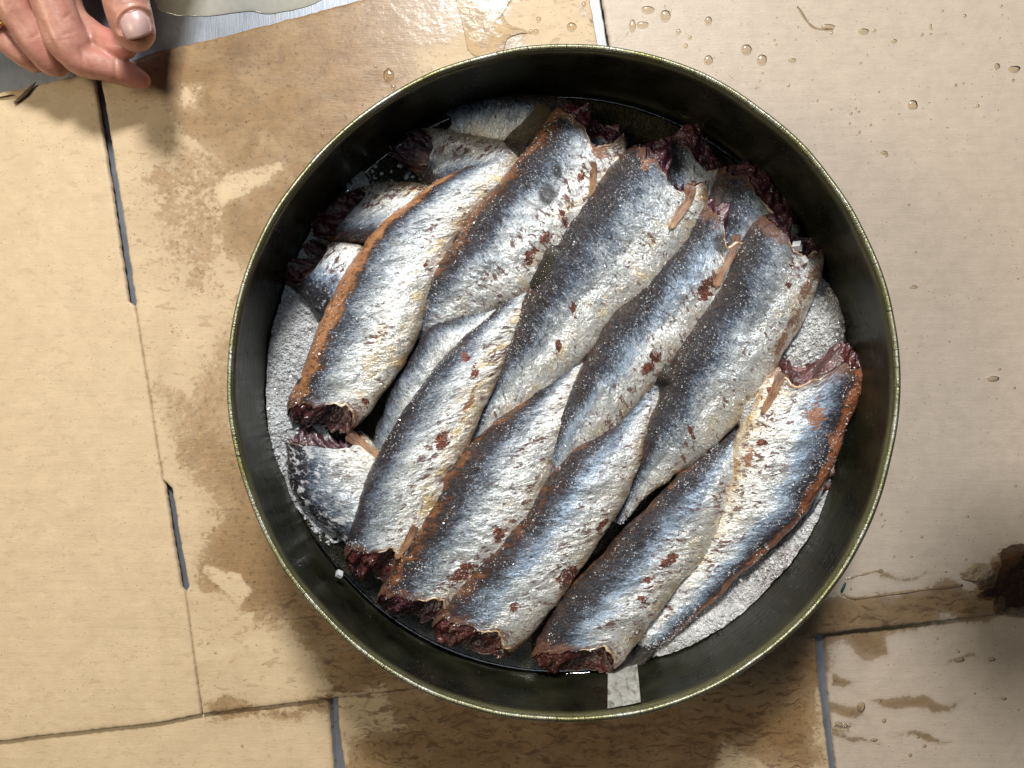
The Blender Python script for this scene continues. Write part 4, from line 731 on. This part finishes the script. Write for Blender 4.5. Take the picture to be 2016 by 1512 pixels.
# ------------------------------------------------------------------ the hand
def ZH(z): return 0.010 + (z - 0.045) * 0.66
def hand():
    root = thing('person', 'bare hand reaching in at the top left, thumb nail up, fingers bent', 'person', tuple(W(60, -60, 0.06)))
    def H(px, py, z, r):
        z2 = ZH(z); p = W(px, py, z2); return (p[0], p[1], p[2], r * kz(z2) / kz(z))
    mm = 0.001
    chains = {
     'thumb': [H(262, -330, .125, 17*mm), H(235, -190, .125, 14*mm), H(236, -80, .120, 11.5*mm), H(246, -10, .116, 10.6*mm), H(256, 35, .113, 10.4*mm), H(264, 60, .110, 9.6*mm)],
     'index': [H(120, -230, .105, 11*mm), H(112, -90, .084, 10*mm), H(132, 20, .070, 8.5*mm), H(175, 66, .066, 8.0*mm), H(215, 86, .070, 7.4*mm), H(246, 92, .073, 6.3*mm)],
     'middle': [H(40, -210, .105, 12*mm), H(82, -60, .098, 10.5*mm), H(112, 28, .090, 10.2*mm), H(133, 82, .084, 10.4*mm), H(160, 116, .078, 8.8*mm), H(205, 130, .070, 8.0*mm), H(240, 142, .063, 7.2*mm), H(268, 153, .056, 5.9*mm), H(279, 158, .053, 4.8*mm)],
     'ring': [H(-40, -180, .100, 11*mm), H(8, -30, .092, 9.8*mm), H(50, 50, .082, 8.8*mm), H(84, 104, .073, 7.8*mm), H(108, 128, .064, 6.6*mm), H(120, 126, .056, 6.0*mm)],
     'little': [H(-110, -140, .095, 9.5*mm), H(-50, 0, .083, 7.6*mm), H(6, 70, .072, 7.0*mm), H(45, 108, .064, 6.2*mm), H(66, 122, .058, 5.6*mm)],
     'palm1': [H(20, -700, .10, 22*mm), H(40, -520, .105, 26*mm), H(100, -330, .105, 18*mm), H(120, -230, .104, 14*mm)],
     'palm2': [H(40, -520, .105, 24*mm), H(10, -330, .105, 18*mm), H(38, -215, .103, 14*mm)],
     'palm3': [H(40, -520, .102, 24*mm), H(-70, -300, .100, 16*mm), H(-45, -180, .098, 13*mm)],
     'palm4': [H(20, -520, .100, 22*mm), H(-120, -270, .095, 14*mm), H(-110, -145, .093, 11*mm)],
     'thumbbase': [H(60, -520, .108, 24*mm), H(190, -430, .118, 20*mm), H(262, -330, .124, 16*mm)],
     'web': [H(100, -330, .108, 16*mm), H(180, -330, .115, 12*mm), H(250, -330, .122, 14*mm)],
     'arm': [H(20, -700, .10, 24*mm), H(0, -1000, .12, 30*mm), H(-20, -1500, .16, 36*mm)],
    }
    Vs, Fs, nv = [], [], 0
    n = 28
    for nm, ch in chains.items():
        ch = np.array(ch, float); m = (len(ch) - 1) * 10 + 1; Q = interp(ch, m) ; P = Q[:, :3]; r = Q[:, 3]
        T = np.gradient(P, axis=0); T /= np.linalg.norm(T, axis=1)[:, None]; ref = np.array([0, 0, 1.0]) if abs(T[0][2]) < .9 else np.array([1.0, 0, 0])
        Sd = np.cross(T, ref); Sd /= np.linalg.norm(Sd, axis=1)[:, None]; U = np.cross(Sd, T)
        rows = []
        for e, sgn in ((0, -1),):
            for b_ in np.linspace(np.pi / 2, 0.15, 7): rows.append((P[0] - T[0] * r[0] * math.sin(b_), r[0] * math.cos(b_) + 1e-5, Sd[0], U[0]))
        for j in range(m): rows.append((P[j], r[j], Sd[j], U[j]))
        for b_ in np.linspace(0.15, np.pi / 2, 7): rows.append((P[-1] + T[-1] * r[-1] * math.sin(b_), r[-1] * math.cos(b_) + 1e-5, Sd[-1], U[-1]))
        a = np.linspace(0, 2 * np.pi, n, endpoint=False)
        flat = 0.92
        V = np.array([p + rr_ * (np.cos(a)[:, None] * s_ + flat * np.sin(a)[:, None] * u_) for p, rr_, s_, u_ in rows])
        Vs.append(V.reshape(-1, 3)); Fs.append(gridF(len(rows), n, True) + nv); nv += len(rows) * n
        M = len(rows); base_ = nv - M * n
        Fs.append(np.array([[base_ + i, base_ + (i + 1) % n, base_ + (n // 2), base_ + (n // 2)] for i in range(0)]).reshape(0, 4).astype(int))
    F = np.concatenate(Fs)
    tmp = mesh('hand_tmp', np.concatenate(Vs), F, SKIN, None)
    md = tmp.modifiers.new('r', 'REMESH'); md.mode = 'VOXEL'; md.voxel_size = 0.00085; md.use_smooth_shade = True
    sm = tmp.modifiers.new('s', 'SMOOTH'); sm.factor = 0.6; sm.iterations = 12
    dg = bpy.context.evaluated_depsgraph_get(); ev = tmp.evaluated_get(dg); me = ev.to_mesh()
    nV = len(me.vertices); V = np.empty(nV * 3); me.vertices.foreach_get('co', V); V = V.reshape(-1, 3); NN = np.empty(nV * 3); me.vertices.foreach_get('normal', NN); NN = NN.reshape(-1, 3)
    F = [tuple(p.vertices) for p in me.polygons]; ev.to_mesh_clear(); bpy.data.objects.remove(tmp)
    k = K0 * (CAMZ - V[:, 2]) / (CAMZ - RIMZ); px = V[:, 0] / k + 1008; py = 756 - V[:, 1] / k
    # creases: (px1,py1)-(px2,py2), depth mm, width px
    cr = [((158, 96), (166, 124), 1.0, 4), ((226, 118), (229, 152), 1.0, 3.2), ((112, 112), (128, 148), .6, 4), ((20, 10), (105, 140), 1.3, 6), ((60, 5), (124, 128), .7, 4), ((0, 48), (70, 128), .9, 4), ((125, 36), (140, 26), .6, 3), ((98, 40), (118, 56), .3, 3), ((120, 70), (150, 62), .35, 2.5), ((118, 78), (146, 76), .25, 2.5), ((228, 10), (268, 6), .35, 2.5), ((228, 2), (270, -4), .35, 2.5), ((60, 75), (76, 66), .4, 3)]
    d = np.zeros(nV)
    for (x1, y1), (x2, y2), dep, wd in cr:
        dx, dy = x2 - x1, y2 - y1; t = np.clip(((px - x1) * dx + (py - y1) * dy) / (dx * dx + dy * dy), 0, 1)
        dist = np.hypot(px - x1 - t * dx, py - y1 - t * dy) ; d -= dep * 0.00065 * np.exp(-(dist / (wd * 1.3)) ** 2) * (NN[:, 2] > -0.2) * np.sin(np.clip(t, 0.06, 0.94) * np.pi) ** 0.4
    P = V * 100; d += 0.00028 * fbm(P * 0.9, 61, 2) + 0.00005 * fbm(P * np.array([5, 5, 5]), 67, 2)
    an = np.array([16., 52.]) / math.hypot(16, 52); un = (px - 266) * an[0] + (py - 46) * an[1]; wn = (px - 266) * an[1] - (py - 46) * an[0]
    e = np.sqrt((un / 26) ** 2 + (wn / 30) ** 2); on = (NN[:, 2] > 0.05) & (px > 190)
    d += on * (-0.0007 * np.exp(-((e - 1.06) / .10) ** 2) + 0.0005 * np.exp(-((e - 1.32) / .16) ** 2) * (un < 18))
    V = V + NN * d[:, None]
    red = np.clip(sstep(236, 285, px) * (py > 110), 0, 1) + 0.8 * sstep(180, 215, px) * (V[:, 2] < ZH(0.09)) * (py < 112) + 0.25 * (py > 100) * (px > 90) + 0.3 * sstep(40, 100, py) * (V[:, 2] > ZH(0.095)) * (px > 200)
    red += 0.8 * sstep(0.3, 0.8, fbm(P * 0.8, 71, 2)) * 0.4
    mesh('hand', V, F, SKIN, root, {'red': np.clip(red, 0, 1)})
    # thumbnail: curved plate on the upper side of the thumb tip
    p = np.array([266, 46.]); ax = np.array([16., 52.]) / math.hypot(16, 52); sd = np.array([ax[1], -ax[0]])
    rows = []
    u = np.linspace(-1, 1, 17); v = np.linspace(-1, 1, 17)
    for b_ in v:
        row = []
        for a_ in u:
            a2 = a_ * (1 - 0.16 * abs(b_) ** 3) * (1 if b_ > 0.0 else math.sqrt(max(0.0, 1 - b_ * b_ * 0.80))); q = p + ax * (b_ * 25 + 3 * (1 - a_ * a_) * (b_ > 0) * b_) + sd * (a2 * 29)
            kq = kz(ZH(0.112)); tb = (q[1] - 35) / 25; cxm = 256 + 8 * tb; rm = (0.0104 - 0.0008 * max(0, tb)) * kz(ZH(.112)) / kz(.112) * 0.985
            dx_ = np.clip(((q[0] - cxm) * ax[1]) * kq, -0.93 * rm, 0.93 * rm); z = ZH(0.1125) + math.sqrt(rm * rm - dx_ * dx_) - 0.0002 - 0.0014 * max(0, b_ + 0.2) ** 2
            row.append(W(q[0], q[1], z))
        rows.append(row)
    Vt = np.array(rows); Vb = Vt.copy(); Vb[..., 2] -= 0.0010
    V = np.r_[Vt.reshape(-1, 3), Vb.reshape(-1, 3)]; F = gridF(17, 17).tolist() + (gridF(17, 17)[:, ::-1] + 289).tolist()
    for j in range(16): F += [(j, j + 1, 289 + j + 1, 289 + j), (272 + j, 272 + j + 1, 289 + 273 + j, 289 + 272 + j), (j * 17, j * 17 + 17, 289 + j * 17 + 17, 289 + j * 17), (j * 17 + 16, j * 17 + 33, 289 + j * 17 + 33, 289 + j * 17 + 16)]
    mesh('fingernail', V, F, NAIL, root)
    # gold ring
    c = W(4, 62, ZH(.0745)); ax3 = np.array([0.50, -0.80, -0.15]); ax3 /= np.linalg.norm(ax3); s1 = np.cross(ax3, [0, 0, 1.]); s1 /= np.linalg.norm(s1); s2 = np.cross(ax3, s1)
    a = np.linspace(0, 2 * np.pi, 60, endpoint=False); V = []
    for q in a:
        rad = math.cos(q) * s1 + math.sin(q) * s2
        for b_ in np.linspace(0, 2 * np.pi, 10, endpoint=False): V.append(c + rad * (0.0086 + 0.0007 * math.cos(b_)) + ax3 * 0.0013 * math.sin(b_))
    idx = gridF(61, 10, True) % 600
    mesh('ring', np.array(V), idx, GOLD, root)
hand()

# ------------------------------------------------------------------ unseen arm, added to cast the soft shadow on the lower right
def arm():
    root = thing('person', 'unseen dark-sleeved arm added beyond the edge of the view to shade the lower right', 'person', (0.8, 0.33, 0.0))
    def loft(name, P, r, mat, n=40):
        m = 70; Q = interp(P, m); r = interp(r, m)[:, 0]; T = np.gradient(Q, axis=0); T /= np.linalg.norm(T, axis=1)[:, None]
        Sd = np.cross(T, [0, 0, 1.]); Sd /= np.linalg.norm(Sd, axis=1)[:, None]; U = np.cross(Sd, T); a = np.linspace(0, 2 * np.pi, n, endpoint=False)
        V = Q[:, None] + r[:, None, None] * (np.cos(a)[None, :, None] * Sd[:, None] + 0.85 * np.sin(a)[None, :, None] * U[:, None])
        N = V - Q[:, None]; N /= np.linalg.norm(N, axis=-1)[..., None]
        V = V + N * (0.003 * fbm(V * 22, 90, 3))[..., None] * (mat is not SKIN)
        return mesh(name, V, gridF(m, n, True)[:, ::-1], mat, root, {'red': np.zeros(m * n)})
    loft('sleeve', [(0.90, 0.30, 0.40), (0.62, 0.22, 0.32), (0.40, 0.155, 0.285), (0.32, 0.14, 0.28)], [0.065, 0.060, 0.050, 0.046], simple('dark_cloth', (0.03, 0.035, 0.05), rough=0.85))
    loft('hand', [(0.34, 0.143, 0.28), (0.29, 0.135, 0.28), (0.25, 0.128, 0.28), (0.215, 0.122, 0.278), (0.20, 0.120, 0.277)], [0.028, 0.032, 0.040, 0.032, 0.002], SKIN)
arm()
